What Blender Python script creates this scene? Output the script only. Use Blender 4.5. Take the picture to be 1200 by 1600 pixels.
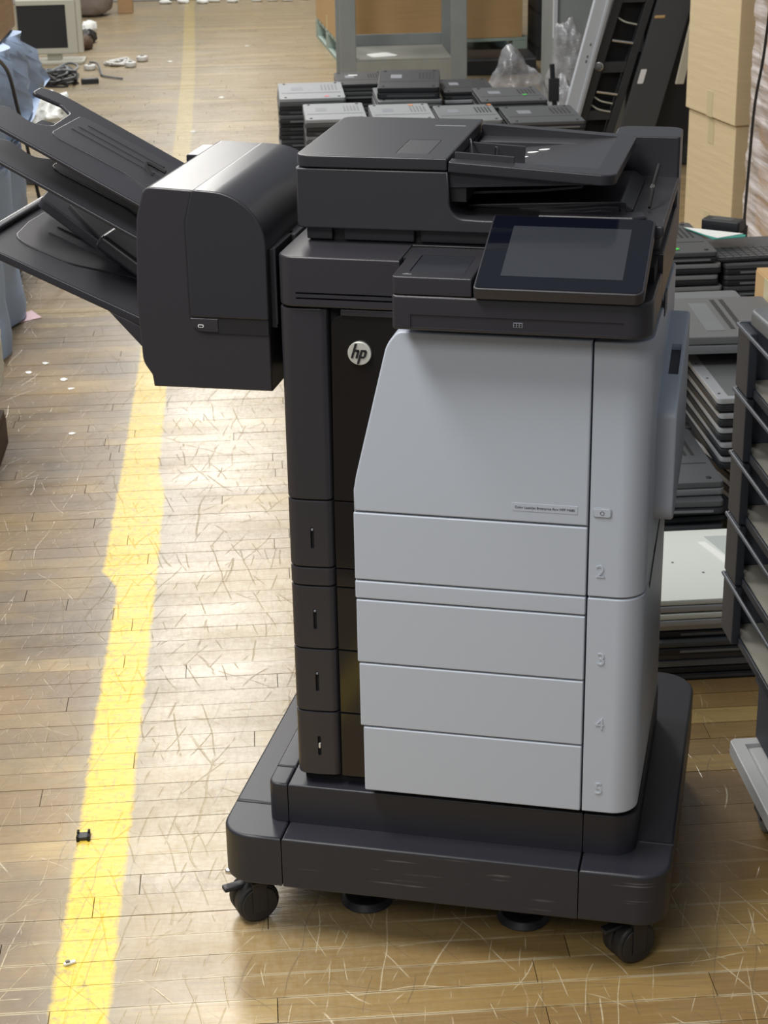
import bpy, bmesh, math, random
from mathutils import Vector, Matrix, noise
random.seed(7)
for o in list(bpy.data.objects): bpy.data.objects.remove(o)
S = bpy.context.scene; COL = S.collection
R = math.radians

# ------------------------------------------------------------------ camera
PITCH, YAW, ROLL, FPX = R(22.274), R(12.6775), R(-1.0762), 2834.15
cam_d = bpy.data.cameras.new('camera'); cam = bpy.data.objects.new('camera', cam_d); COL.objects.link(cam)
S.camera = cam
CP = Vector((0.2237, -2.2432, 1.6527))
_f = Vector((-math.sin(YAW)*math.cos(PITCH), math.cos(YAW)*math.cos(PITCH), -math.sin(PITCH)))
_r = Vector((math.cos(YAW), math.sin(YAW), 0)); _u = _r.cross(_f)
_r2 = _r*math.cos(ROLL) + _u*math.sin(ROLL); _u2 = -_r*math.sin(ROLL) + _u*math.cos(ROLL)
M = Matrix((_r2, _u2, -_f)).transposed().to_4x4(); M.translation = CP
cam.matrix_world = M
cam_d.sensor_fit = 'VERTICAL'; cam_d.sensor_height = 24; cam_d.lens = FPX/1600*24
cam_d.clip_start = .05; cam_d.clip_end = 100
cam_d.dof.use_dof = True; cam_d.dof.focus_distance = 2.35; cam_d.dof.aperture_fstop = 16

# ------------------------------------------------------------------ world, lamps, exposure
S.view_settings.view_transform = 'Standard'; S.view_settings.look = 'None'
S.view_settings.exposure = 0.0; S.view_settings.gamma = 1
S.view_settings.use_curve_mapping = False
w = bpy.data.worlds.new('world'); S.world = w; w.use_nodes = True
w.node_tree.nodes['Background'].inputs[0].default_value = (.90, .95, 1.0, 1)
w.node_tree.nodes['Background'].inputs[1].default_value = .21

ANG = R(16.5)                                   # the aisle and its boards are turned against the printer
E1 = Vector((math.cos(ANG), math.sin(ANG), 0)); E2 = Vector((-math.sin(ANG), math.cos(ANG), 0))
def FL(s, t, z=0): return E1*s + E2*t + Vector((0, 0, z))

def area(s, t, z, sx, sy, power, col=(1, .97, .92)):
    d = bpy.data.lights.new('ceiling_light', 'AREA'); d.shape = 'RECTANGLE'; d.size = sx; d.size_y = sy
    d.energy = power; d.color = col
    o = bpy.data.objects.new('ceiling_light', d); COL.objects.link(o)
    o.location = FL(s, t, z); o.rotation_euler = (0, 0, ANG); return o
area(-1.55, -.55, 3.5, .8, 1.6, 125)
area(-1.5, -3.0, 3.1, .9, 1.6, 75)
area(-2.5, 2.4, 3.6, .6, 2.4, 90)
for k_ in range(4): area(-0.9, 5.0+3.6*k_, 3.9, .8, 2.6, 110)

# ------------------------------------------------------------------ materials
def nt(name):
    m = bpy.data.materials.new(name); m.use_nodes = True
    t = m.node_tree; return m, t, t.nodes['Principled BSDF']
def NN(t, typ, **k):
    n = t.nodes.new(typ)
    for a, b in k.items():
        if a[:1] == '_': n.inputs[int(a[1:])].default_value = b
        else: setattr(n, a, b)
    return n
def plastic(name, col, rough=.45, grain=0., spec=.5, metal=0, gs=900, coat=0, var=0, bumpd=.0004):
    m, t, b = nt(name)
    b.inputs['Base Color'].default_value = (*col, 1); b.inputs['Roughness'].default_value = rough
    b.inputs['Specular IOR Level'].default_value = spec; b.inputs['Metallic'].default_value = metal
    b.inputs['Coat Weight'].default_value = coat
    tc = NN(t, 'ShaderNodeTexCoord')
    if var:
        n = NN(t, 'ShaderNodeTexNoise'); n.inputs['Scale'].default_value = 9; n.inputs['Detail'].default_value = 5
        t.links.new(tc.outputs['Object'], n.inputs['Vector'])
        mx = NN(t, 'ShaderNodeMix', data_type='RGBA')
        mx.inputs['A'].default_value = tuple(c*(1-var) for c in col)+(1,); mx.inputs['B'].default_value = tuple(min(1, c*(1+var)) for c in col)+(1,)
        t.links.new(n.outputs[0], mx.inputs['Factor']); t.links.new(mx.outputs['Result'], b.inputs['Base Color'])
    if grain:
        n = NN(t, 'ShaderNodeTexNoise'); n.inputs['Scale'].default_value = gs; n.inputs['Detail'].default_value = 2
        t.links.new(tc.outputs['Object'], n.inputs['Vector'])
        bp = NN(t, 'ShaderNodeBump'); bp.inputs['Strength'].default_value = grain; bp.inputs['Distance'].default_value = bumpd
        t.links.new(n.outputs[0], bp.inputs['Height']); t.links.new(bp.outputs[0], b.inputs['Normal'])
    return m
BLK = plastic('charcoal_plastic', (.028, .027, .033), .36, .25)
BLK2 = plastic('charcoal_plastic_deep', (.016, .016, .020), .45, .25)
TOPB = plastic('charcoal_plastic_smooth', (.025, .025, .031), .30, .12)
GLOSS = plastic('piano_black_plastic', (.010, .009, .009), .12)
GAP = plastic('seam_black', (.006, .006, .008), .8)
GRY = plastic('light_grey_plastic', (.435, .480, .555), .42, .15)
GRYD = plastic('light_grey_embossed', (.345, .375, .43), .42)
PRNT = plastic('dark_grey_print', (.06, .065, .08), .5)
SCR = plastic('display_glass', (.030, .033, .042), .12)
BEZ = plastic('bezel_glass', (.004, .005, .010), .05)
SILV = plastic('silver_paint', (.60, .60, .56), .32, metal=.35)
CHRO = plastic('bright_metal', (.75, .75, .75), .2, metal=1)
WHT = plastic('white_mark', (.8, .8, .8), .5)
RUB = plastic('wheel_rubber', (.014, .014, .015), .55, .3)
SKIRT = None
def skirt_mat():
    m, t, b = nt('scuffed_charcoal_plastic')
    b.inputs['Roughness'].default_value = .42; b.inputs['Specular IOR Level'].default_value = .4
    tc = NN(t, 'ShaderNodeTexCoord'); mp = NN(t, 'ShaderNodeMapping'); mp.inputs['Scale'].default_value = (5, 5, 120)
    t.links.new(tc.outputs['Object'], mp.inputs[0])
    n = NN(t, 'ShaderNodeTexNoise'); n.inputs['Scale'].default_value = 1.2; n.inputs['Detail'].default_value = 3
    t.links.new(mp.outputs[0], n.inputs['Vector'])
    n2 = NN(t, 'ShaderNodeTexNoise'); n2.inputs['Scale'].default_value = 7
    t.links.new(tc.outputs['Object'], n2.inputs['Vector'])
    r1 = NN(t, 'ShaderNodeMapRange'); r1.inputs[1].default_value = .63; r1.inputs[2].default_value = .69
    r2 = NN(t, 'ShaderNodeMapRange'); r2.inputs[1].default_value = .50; r2.inputs[2].default_value = .62
    t.links.new(n.outputs[0], r1.inputs[0]); t.links.new(n2.outputs[0], r2.inputs[0])
    # scuffs sit in the band a shoe or a door frame rubs
    sx = NN(t, 'ShaderNodeSeparateXYZ'); t.links.new(tc.outputs['Object'], sx.inputs[0])
    r3 = NN(t, 'ShaderNodeMapRange'); r3.inputs[1].default_value = .182; r3.inputs[2].default_value = .172
    t.links.new(sx.outputs[2], r3.inputs[0])
    mu = NN(t, 'ShaderNodeMath', operation='MULTIPLY'); t.links.new(r1.outputs[0], mu.inputs[0]); t.links.new(r2.outputs[0], mu.inputs[1])
    mu2 = NN(t, 'ShaderNodeMath', operation='MULTIPLY'); t.links.new(mu.outputs[0], mu2.inputs[0]); t.links.new(r3.outputs[0], mu2.inputs[1])
    mx = NN(t, 'ShaderNodeMix', data_type='RGBA'); mx.inputs['A'].default_value = (.022, .023, .031, 1); mx.inputs['B'].default_value = (.13, .13, .14, 1)
    t.links.new(mu2.outputs[0], mx.inputs['Factor']); t.links.new(mx.outputs['Result'], b.inputs['Base Color'])
    return m
SKIRT = skirt_mat()

def card_mat(name, c, pale):
    m, t, b = nt(name); b.inputs['Roughness'].default_value = .75
    tc = NN(t, 'ShaderNodeTexCoord'); mp = NN(t, 'ShaderNodeMapping'); mp.inputs['Scale'].default_value = (1, 1, 14)
    t.links.new(tc.outputs['Object'], mp.inputs[0])
    n = NN(t, 'ShaderNodeTexNoise'); n.inputs['Scale'].default_value = 4; n.inputs['Detail'].default_value = 6
    t.links.new(mp.outputs[0], n.inputs['Vector'])
    mx = NN(t, 'ShaderNodeMix', data_type='RGBA'); mx.inputs['A'].default_value = (*c, 1); mx.inputs['B'].default_value = (*pale, 1)
    t.links.new(n.outputs[0], mx.inputs['Factor']); t.links.new(mx.outputs['Result'], b.inputs['Base Color'])
    bp = NN(t, 'ShaderNodeBump'); bp.inputs['Strength'].default_value = .3; bp.inputs['Distance'].default_value = .004
    t.links.new(n.outputs[0], bp.inputs['Height']); t.links.new(bp.outputs[0], b.inputs['Normal'])
    return m
CARD = card_mat('cardboard_pale', (.60, .48, .29), (.72, .59, .38))
CARDB = card_mat('cardboard_brown', (.36, .22, .11), (.45, .29, .15))
CARDO = card_mat('cardboard_orange', (.50, .32, .14), (.58, .38, .19))
TAPE = plastic('packing_tape', (.62, .54, .33), .3)
STEEL = plastic('painted_steel_grey', (.22, .24, .24), .5, .3, gs=60, var=.15)
STEELD = plastic('painted_steel_dusty', (.26, .265, .24), .6, .3, gs=60, var=.2)
MINT = plastic('mint_painted_wood', (.33, .42, .38), .6, .4, gs=80, var=.2)
FLOORD = plastic('dark_gap_dirt', (.045, .032, .02), .9)
BEIGE = plastic('beige_monitor_plastic', (.48, .47, .40), .5, .1)
MSCR = plastic('dead_lcd_screen', (.016, .018, .022), .35)
BLUE = plastic('blue_tarp_cloth', (.36, .48, .70), .6, .3, gs=300, var=.12)
TAUPE = plastic('taupe_bag_cloth', (.24, .20, .18), .8, .4, gs=200, var=.1)
PINK = plastic('pink_paper', (.78, .56, .60), .7)
WPAP = plastic('white_paper', (.80, .82, .80), .6)
TEAL = plastic('teal_folder', (.03, .28, .23), .5)
CBLK = plastic('black_cable', (.013, .013, .014), .45)
CWHT = plastic('white_cable', (.62, .62, .60), .45)
BINM = plastic('black_bin_plastic', (.035, .042, .058), .55, .2)
BINLIT = plastic('black_bin_inside_lit', (.10, .115, .145), .5, .2)  # bin plastic lightened, stands in for light reaching the inside
BINF = plastic('dusty_bin_bottom', (.55, .53, .46), .7, .3, gs=70, var=.3)  # dusty bottom, paled further to make up for the dim inside
DOLW = plastic('white_dolly_plastic', (.60, .61, .62), .45, .2, gs=100, var=.12)
LGRY = plastic('laptop_light_grey', (.25, .265, .28), .5, .2, var=.12)
LMID = plastic('laptop_mid_grey', (.15, .16, .17), .5, .2, var=.12)
LDRK = plastic('laptop_dark_grey', (.062, .066, .072), .5, .2, var=.12)
LPRT = plastic('laptop_port_edge_grey', (.20, .205, .21), .42, .2)
LTOP = plastic('laptop_grey_lid', (.115, .12, .125), .5, .1, var=.08)
LBLK = plastic('laptop_black', (.016, .018, .022), .45, .2, var=.2)
LSIL = plastic('laptop_silver_edge', (.40, .42, .45), .35, metal=.3)
LWHT = plastic('laptop_white', (.66, .70, .66), .4, .1)
LWG = plastic('laptop_white_greypanel', (.46, .50, .49), .4)
VENT = plastic('vent_dark', (.012, .012, .014), .8)
GRN = plastic('green_sticker', (.06, .62, .08), .5)
ORG = plastic('orange_sticker', (.80, .26, .05), .5)
RED = plastic('pink_red_sticker', (.80, .16, .22), .5)
PATCH = plastic('grey_label', (.20, .21, .24), .5)
LBAR = plastic('pale_grey_bar', (.48, .51, .55), .45, .1, var=.05)
RACK = plastic('black_rack_metal', (.030, .032, .036), .45, .2)
PANEL = plastic('metal_sheet', (.060, .062, .066), .5, .2, var=.05)
CREAM = plastic('cream_foam_strip', (.50, .46, .36), .7)
BRWN = plastic('brown_wood', (.09, .055, .035), .7, var=.3)
def film(name, tint, alpha, rough=.18, scale=14, sx=1, sz=6, rot=.6, strength=.9):
    m, t, b = nt(name)
    b.inputs['Base Color'].default_value = (*tint, 1); b.inputs['Roughness'].default_value = rough
    b.inputs['Specular IOR Level'].default_value = .8
    tc = NN(t, 'ShaderNodeTexCoord'); mp = NN(t, 'ShaderNodeMapping'); mp.inputs['Scale'].default_value = (sx, sx, sz); mp.inputs['Rotation'].default_value = (rot, rot*.5, 0)
    t.links.new(tc.outputs['Object'], mp.inputs[0])
    n = NN(t, 'ShaderNodeTexNoise'); n.inputs['Scale'].default_value = scale; n.inputs['Detail'].default_value = 4
    t.links.new(mp.outputs[0], n.inputs['Vector'])
    bp = NN(t, 'ShaderNodeBump'); bp.inputs['Strength'].default_value = strength; bp.inputs['Distance'].default_value = .02
    t.links.new(n.outputs[0], bp.inputs['Height']); t.links.new(bp.outputs[0], b.inputs['Normal'])
    mr = NN(t, 'ShaderNodeMapRange'); mr.inputs[1].default_value = .40; mr.inputs[2].default_value = .68
    mr.inputs[3].default_value = alpha[0]; mr.inputs[4].default_value = alpha[1]
    t.links.new(n.outputs[0], mr.inputs[0]); t.links.new(mr.outputs[0], b.inputs['Alpha'])
    return m
WRAP = film('stretch_film', (.90, .86, .88), (.20, .95), rough=.14, scale=2.0, sx=1.0, sz=16, rot=.8, strength=.6)
BAGC = film('clear_plastic_bag', (.42, .43, .46), (.22, .75), rough=.12, scale=7, sx=1, sz=2, rot=.3)
BAGW = film('white_plastic_sheet', (.75, .77, .75), (.8, 1.), rough=.4, scale=9, sx=1, sz=2, rot=.3)

ORD = ['', 'second', 'third', 'fourth', 'fifth', 'sixth', 'seventh', 'eighth', 'ninth', 'tenth', 'eleventh', 'twelfth', 'thirteenth', 'fourteenth', 'fifteenth']
def nth(k): return 'topmost' if k == 0 else ORD[k]+' from top'
# ------------------------------------------------------------------ mesh helpers
def link(name, bm, mat, parent=None, ang=35, smooth=True):
    bmesh.ops.recalc_face_normals(bm, faces=bm.faces)
    if smooth:
        for f in bm.faces: f.smooth = True
        for e in bm.edges:
            e.smooth = len(e.link_faces) == 2 and e.calc_face_angle(0) < R(ang)
    me = bpy.data.meshes.new(name); bm.to_mesh(me); bm.free()
    for m in (mat if isinstance(mat, (list, tuple)) else [mat]): me.materials.append(m)
    o = bpy.data.objects.new(name, me); COL.objects.link(o)
    if parent: o.parent = parent
    if smooth and len(me.polygons) < 4000:
        wn = o.modifiers.new('crisp', 'WEIGHTED_NORMAL'); wn.keep_sharp = True; wn.weight = 80
    return o
def tag(o, label, cat, group=None):
    o['label'] = label; o['category'] = cat
    if group: o['group'] = group
    return o
def thing(name, label, cat, loc=(0, 0, 0), rz=0, group=None):
    o = bpy.data.objects.new(name, None); o.empty_display_size = .05; COL.objects.link(o)
    o.location = loc; o.rotation_euler = (0, 0, rz); return tag(o, label, cat, group)
def mk(): return bmesh.new()
def box(bm, x0, x1, y0, y1, z0, z1, bev=0, seg=2, rot=None, piv=None, mat=0):
    v = [bm.verts.new(p) for p in ((x0,y0,z0),(x1,y0,z0),(x1,y1,z0),(x0,y1,z0),(x0,y0,z1),(x1,y0,z1),(x1,y1,z1),(x0,y1,z1))]
    fs = [bm.faces.new([v[i] for i in q]) for q in ((0,3,2,1),(4,5,6,7),(0,1,5,4),(1,2,6,5),(2,3,7,6),(3,0,4,7))]
    for f in fs: f.material_index = mat
    allv = v
    if bev:
        es = list({e for f in fs for e in f.edges})
        r = bmesh.ops.bevel(bm, geom=es, offset=bev, segments=seg, profile=.5, affect='EDGES', clamp_overlap=True)
        allv = list({vv for f in r['faces'] for vv in f.verts} | {vv for vv in v if vv.is_valid})
    if rot is not None:
        bmesh.ops.rotate(bm, verts=allv, cent=piv or (0, 0, 0), matrix=rot)
    return allv
def arcpts(c, r, a0, a1, n=6): return [(c[0]+r*math.cos(R(a0+(a1-a0)*i/n)), c[1]+r*math.sin(R(a0+(a1-a0)*i/n))) for i in range(n+1)]
def fil(pts, n=6):
    out = []; N = len(pts)
    for i, p in enumerate(pts):
        if len(p) < 3 or not p[2]: out.append((p[0], p[1])); continue
        P = Vector(p[:2]); A = (Vector(pts[i-1][:2])-P); B = (Vector(pts[(i+1) % N][:2])-P)
        a, b = A.normalized(), B.normalized(); half = a.angle(b)/2
        lim = p[3] if len(p) > 3 else .49; d = min(p[2]/math.tan(half), A.length*lim, B.length*lim); r = d*math.tan(half)
        c = P + (a+b).normalized()*(r/math.sin(half))
        s = P+a*d-c; e = P+b*d-c; a0 = math.atan2(s.y, s.x); da = (math.atan2(e.y, e.x)-a0+math.pi) % (2*math.pi)-math.pi
        out += [(c.x+r*math.cos(a0+da*k/n), c.y+r*math.sin(a0+da*k/n)) for k in range(n+1)]
    return out
def prism(bm, poly, axis, a, b, bev=0, seg=2, mat=0):
    def P(u, v, h): return {'z': (u, v, h), 'y': (u, h, v), 'x': (h, u, v)}[axis]
    lo = [bm.verts.new(P(u, v, a)) for u, v in poly]; hi = [bm.verts.new(P(u, v, b)) for u, v in poly]; n = len(poly)
    f = [bm.faces.new(lo), bm.faces.new(hi[::-1])]
    caps = list(f)
    for i in range(n): f.append(bm.faces.new((lo[i], hi[i], hi[(i+1) % n], lo[(i+1) % n])))
    for q in f: q.material_index = mat
    if bev:
        bmesh.ops.recalc_face_normals(bm, faces=f)
        es = list({e for q in caps for e in q.edges})
        bmesh.ops.bevel(bm, geom=es, offset=bev, segments=seg, profile=.5, affect='EDGES', clamp_overlap=True)
    return bm
def cyl(bm, c, r, h, axis='z', n=24, r2=None, bev=0, rotm=None):
    res = bmesh.ops.create_cone(bm, cap_ends=True, segments=n, radius1=r, radius2=r if r2 is None else r2, depth=h)
    vs = res['verts']
    if bev:
        es = list({e for v in vs for e in v.link_edges if len(e.link_faces) == 2 and e.calc_face_angle(0) > 1})
        rr = bmesh.ops.bevel(bm, geom=es, offset=bev, segments=3, profile=.5, affect='EDGES')
        vs = list({v for f in rr['faces'] for v in f.verts} | {v for v in vs if v.is_valid})
    m = {'z': Matrix(), 'x': Matrix.Rotation(R(90), 4, 'Y'), 'y': Matrix.Rotation(R(90), 4, 'X')}[axis]
    if rotm: m = rotm @ m
    bmesh.ops.transform(bm, matrix=Matrix.Translation(c) @ m, verts=vs); return vs
def smoothpath(pts, k=6):
    P = [Vector(p) for p in pts]; out = []
    for i in range(len(P)-1):
        a, b, c, d = P[max(i-1, 0)], P[i], P[i+1], P[min(i+2, len(P)-1)]
        for j in range(k):
            t = j/k; out.append(.5*((2*b)+(c-a)*t+(2*a-5*b+4*c-d)*t*t+(3*b-a-3*c+d)*t**3))
    out.append(P[-1]); return out
def tube(bm, pts, r, n=6, k=6, smooth=True):
    P = smoothpath(pts, k) if smooth else [Vector(p) for p in pts]
    rings = []; prev = None
    for i, p in enumerate(P):
        d = (P[min(i+1, len(P)-1)]-P[max(i-1, 0)]).normalized()
        if prev is None: prev = d.orthogonal().normalized()
        prev = (prev-d*prev.dot(d)).normalized(); q = d.cross(prev)
        rings.append([bm.verts.new(p+(prev*math.cos(2*math.pi*j/n)+q*math.sin(2*math.pi*j/n))*r) for j in range(n)])
    for a, b in zip(rings, rings[1:]):
        for j in range(n): bm.faces.new((a[j], a[(j+1) % n], b[(j+1) % n], b[j]))
    bm.faces.new(rings[0][::-1]); bm.faces.new(rings[-1]); return bm
def cut(o, boxes):
    """carve recesses out of a mesh with a boolean, then drop the cutter"""
    bm = mk()
    for b in boxes:
        if callable(b): b(bm)
        else: box(bm, *b)
    c = link('cutter', bm, GAP)
    c.parent = o.parent
    o.modifiers.clear(); md = o.modifiers.new('b', 'BOOLEAN'); md.object = c; md.operation = 'DIFFERENCE'; md.solver = 'EXACT'
    dg = bpy.context.evaluated_depsgraph_get(); me = bpy.data.meshes.new_from_object(o.evaluated_get(dg))
    o.modifiers.clear(); wn = o.modifiers.new('crisp', 'WEIGHTED_NORMAL'); wn.keep_sharp = True; wn.weight = 80; me.materials.clear()
    for m in o.data.materials: me.materials.append(m)
    o.data = me; bpy.data.objects.remove(c)
    bm = bmesh.new(); bm.from_mesh(me)
    for f in bm.faces: f.smooth = True
    for e in bm.edges: e.smooth = len(e.link_faces) == 2 and e.calc_face_angle(0) < R(35)
    bm.to_mesh(me); bm.free()
def text(name, s, mat, parent, size, mtx, ext=.0004, shear=0, offset=0):
    c = bpy.data.curves.new(name, 'FONT'); c.body = s; c.size = size; c.extrude = ext; c.shear = shear; c.offset = offset
    c.align_x = 'CENTER'; c.align_y = 'CENTER'
    t = bpy.data.objects.new(name, c); COL.objects.link(t)
    dg = bpy.context.evaluated_depsgraph_get(); me = bpy.data.meshes.new_from_object(t.evaluated_get(dg))
    bpy.data.objects.remove(t); me.transform(mtx); me.materials.clear(); me.materials.append(mat)
    o = bpy.data.objects.new(name, me); COL.objects.link(o); o.parent = parent; return o
def front(x, y, z): return Matrix.Translation((x, y, z)) @ Matrix.Rotation(R(90), 4, 'X')
def copy_tree(o, parent=None):
    c = o.copy(); COL.objects.link(c); c.parent = parent
    for ch in list(o.children): copy_tree(ch, c)
    return c

# ------------------------------------------------------------------ floor: maple strip boards across the aisle
def floor_mat(name, far=False):
    m, t, b = nt(name)
    tc = NN(t, 'ShaderNodeTexCoord'); O = tc.outputs['Object']
    def mapped(scale, rz=0, loc=(0, 0, 0)):
        mp = NN(t, 'ShaderNodeMapping'); mp.inputs['Scale'].default_value = scale; mp.inputs['Location'].default_value = loc
        if rz:
            m0 = NN(t, 'ShaderNodeMapping'); m0.inputs['Rotation'].default_value = (0, 0, R(rz)); t.links.new(O, m0.inputs[0]); t.links.new(m0.outputs[0], mp.inputs[0])
        else: t.links.new(O, mp.inputs[0])
        return mp.outputs[0]
    def noi(vec, scale=1, detail=3, rough=.5):
        n = NN(t, 'ShaderNodeTexNoise'); n.inputs['Scale'].default_value = scale; n.inputs['Detail'].default_value = detail; n.inputs['Roughness'].default_value = rough
        t.links.new(vec, n.inputs['Vector']); return n.outputs[0]
    def rng(v, a, c, lo=0, hi=1):
        r = NN(t, 'ShaderNodeMapRange'); r.inputs[1].default_value = a; r.inputs[2].default_value = c; r.inputs[3].default_value = lo; r.inputs[4].default_value = hi
        t.links.new(v, r.inputs[0]); return r.outputs[0]
    def ma(op, a, c=None):
        n = NN(t, 'ShaderNodeMath', operation=op)
        for i, x in enumerate((a, c)):
            if x is None: continue
            if isinstance(x, (int, float)): n.inputs[i].default_value = x
            else: t.links.new(x, n.inputs[i])
        return n.outputs[0]
    def mix(f, a, c, bt='MIX'):
        n = NN(t, 'ShaderNodeMix', data_type='RGBA', blend_type=bt)
        for k, x in (('Factor', f), ('A', a), ('B', c)):
            if isinstance(x, (int, float)): n.inputs[k].default_value = x
            elif isinstance(x, tuple): n.inputs[k].default_value = (*x, 1)
            else: t.links.new(x, n.inputs[k])
        return n.outputs['Result']
    at = NN(t, 'ShaderNodeAttribute', attribute_name='tone'); tone = at.outputs['Fac']
    cr = NN(t, 'ShaderNodeValToRGB'); e = cr.color_ramp.elements
    e[0].position = 0; e[0].color = (.17, .100, .040, 1); e[1].position = 1; e[1].color = (.52, .36, .13, 1)
    for p, c in ((.25, (.245, .148, .052, 1)), (.5, (.325, .200, .066, 1)), (.75, (.38, .245, .078, 1))):
        x = e.new(p); x.color = c
    t.links.new(tone, cr.inputs[0])
    grain = noi(mapped((3, 90, 1)), 1.5, 5, .65)
    col = mix(rng(grain, .3, .75, 0, .5), cr.outputs[0], (.13, .08, .038))
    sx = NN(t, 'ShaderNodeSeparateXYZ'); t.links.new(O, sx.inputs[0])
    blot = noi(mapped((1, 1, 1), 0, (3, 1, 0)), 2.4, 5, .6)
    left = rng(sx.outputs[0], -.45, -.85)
    col = mix(ma('MULTIPLY', rng(blot, .36, .62, .15, 1), ma('ADD', ma('MULTIPLY', left, .92), .12)), col, (.122, .088, .056))   # grey trodden-in dirt, colour deepened on the left for weaker glare there
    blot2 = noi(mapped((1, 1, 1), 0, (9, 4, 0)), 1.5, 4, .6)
    # bare, worn grain down the aisle where people walk, paled further for lamp glare
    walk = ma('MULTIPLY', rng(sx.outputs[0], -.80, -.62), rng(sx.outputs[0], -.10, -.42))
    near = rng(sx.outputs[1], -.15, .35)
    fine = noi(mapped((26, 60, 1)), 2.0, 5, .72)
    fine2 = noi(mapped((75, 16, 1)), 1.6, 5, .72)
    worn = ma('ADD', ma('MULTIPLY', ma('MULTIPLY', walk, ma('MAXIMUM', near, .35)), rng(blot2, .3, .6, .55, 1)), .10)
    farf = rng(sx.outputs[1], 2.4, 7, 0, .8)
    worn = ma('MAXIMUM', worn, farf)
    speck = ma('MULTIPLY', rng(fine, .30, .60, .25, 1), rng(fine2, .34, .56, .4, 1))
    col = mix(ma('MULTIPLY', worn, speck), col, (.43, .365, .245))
    # scratches: thin wandering lines in several directions, broken up
    def scratch(rz, freq, wob, wid, seed, lo):
        m0 = NN(t, 'ShaderNodeMapping'); m0.inputs['Rotation'].default_value = (0, 0, R(rz)); m0.inputs['Location'].default_value = (seed, seed*.7, 0); t.links.new(O, m0.inputs[0])
        sp = NN(t, 'ShaderNodeSeparateXYZ'); t.links.new(m0.outputs[0], sp.inputs[0])
        n1 = noi(m0.outputs[0], 2.6, 2, .5)
        v = ma('FRACT', ma('ADD', ma('MULTIPLY', sp.outputs[0], freq), ma('MULTIPLY', n1, wob)))
        ln = rng(ma('ABSOLUTE', ma('SUBTRACT', v, .5)), wid*1.6, wid*.3)
        ms = noi(m0.outputs[0], 5.5, 3, .6)
        return ma('MULTIPLY', ln, rng(ms, lo, lo+.05))
    scr = None
    for a_ in ((8, 9, .9, .010, 1.3, .53), (-24, 7, .9, .008, 4.1, .54), (36, 8, 1.0, .008, 7.7, .55), (-52, 6, .8, .007, 9.9, .55), (84, 9, 1.2, .010, 12.2, .54), (12, 21, 1.2, .016, 15.5, .54), (-8, 17, 1.2, .013, 21.5, .54), (24, 19, 1.3, .014, 31.5, .55), (-16, 23, 1.5, .016, 44.5, .56)):
        q_ = scratch(*a_); scr = q_ if scr is None else ma('MAXIMUM', scr, q_)
    dscr = scratch(14, 16, 2.0, .016, 40.2, .50)
    dscr = ma('MAXIMUM', dscr, scratch(-35, 17, 2.0, .014, 50.2, .52)); dscr = ma('MAXIMUM', dscr, scratch(96, 19, 1.5, .014, 60.2, .50))
    fr = ma('FRACT', ma('DIVIDE', ma('ADD', sx.outputs[1], 1.0), .057))
    seam = rng(ma('ABSOLUTE', ma('SUBTRACT', fr, .5)), .43, .485)
    lowt = rng(sx.outputs[1], .5, -.05)
    col = mix(ma('MULTIPLY', ma('MULTIPLY', seam, lowt), rng(noi(mapped((3.5, 17, 1), 0, (2, 7, 0)), 1.6, 4, .6), .40, .52, 0, .9)), col, (.58, .49, .32))
    col = mix(ma('MULTIPLY', ma('MULTIPLY', scr, rng(sx.outputs[1], .0, .9, 1, .35)), rng(fine, .3, .6, .35, .85)), col, (.66, .57, .39))
    # painted yellow lane line, worn by traffic
    def curve(pts, lo, hi):
        c = NN(t, 'ShaderNodeFloatCurve'); cv = c.mapping.curves[0]
        cv.points[0].location = (0, (pts[0][1]-lo)/(hi-lo)); cv.points[1].location = (1, (pts[-1][1]-lo)/(hi-lo))
        for a_, b_ in pts[1:-1]: cv.points.new(a_/14, (b_-lo)/(hi-lo))
        for p_ in cv.points: p_.handle_type = 'VECTOR'
        c.mapping.update(); t.links.new(ma('DIVIDE', sx.outputs[1], 14.), c.inputs['Value'])
        return rng(c.outputs[0], 0, 1, lo, hi)
    ctr = curve([(0, .730), (1.0, .728), (1.45, .726), (1.53, .745), (2.0, .744), (2.15, .754), (7, .776), (9.2, .81), (12, .876), (14, .90)], .7, .95)
    hwd = curve([(0, .042), (1.0, .042), (1.45, .040), (1.53, .059), (2.0, .058), (2.15, .046), (7, .040), (14, .036)], 0, .1)
    wob = noi(mapped((9, 17, 1)), 1.4, 5, .7)
    d = ma('ABSOLUTE', ma('ADD', sx.outputs[0], ctr))
    d = ma('ADD', ma('SUBTRACT', d, hwd), ma('MULTIPLY', ma('SUBTRACT', wob, .5), .022))
    line = rng(d, .005, -.004)
    chip = ma('MULTIPLY', rng(noi(mapped((16, 34, 1), 0, (1, 0, 0)), 2.2, 6, .75), .36, .46, .30, 1), rng(fine2, .33, .45, .45, 1))
    fade = rng(sx.outputs[1], 1.0, 4.5, 1.0, .24)
    ym = ma('MULTIPLY', ma('MULTIPLY', line, chip), fade)
    ycol = mix(rng(fine, .35, .62), (.72, .47, .025), (.84, .63, .10))
    halo = ma('MULTIPLY', rng(d, .035, .0), .35)
    col = mix(halo, col, (.27, .25, .17))
    col = mix(ym, col, ycol)
    col = mix(ma('MULTIPLY', dscr, rng(fine, .3, .6, .2, .6)), col, (.13, .10, .065))
    spot = noi(mapped((16, 16, 1), 0, (4, 4, 4)), 1.0, 2)
    col = mix(rng(spot, .77, .80, 0, .7), col, (.05, .05, .055))
    t.links.new(col, b.inputs['Base Color'])
    rg = ma('ADD', rng(noi(mapped((2, 5, 1)), 1.4, 4, .6), .3, .7, .26, .40), ma('MULTIPLY', ym, .1))
    t.links.new(rg, b.inputs['Roughness'])
    b.inputs['Specular IOR Level'].default_value = .62
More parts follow.
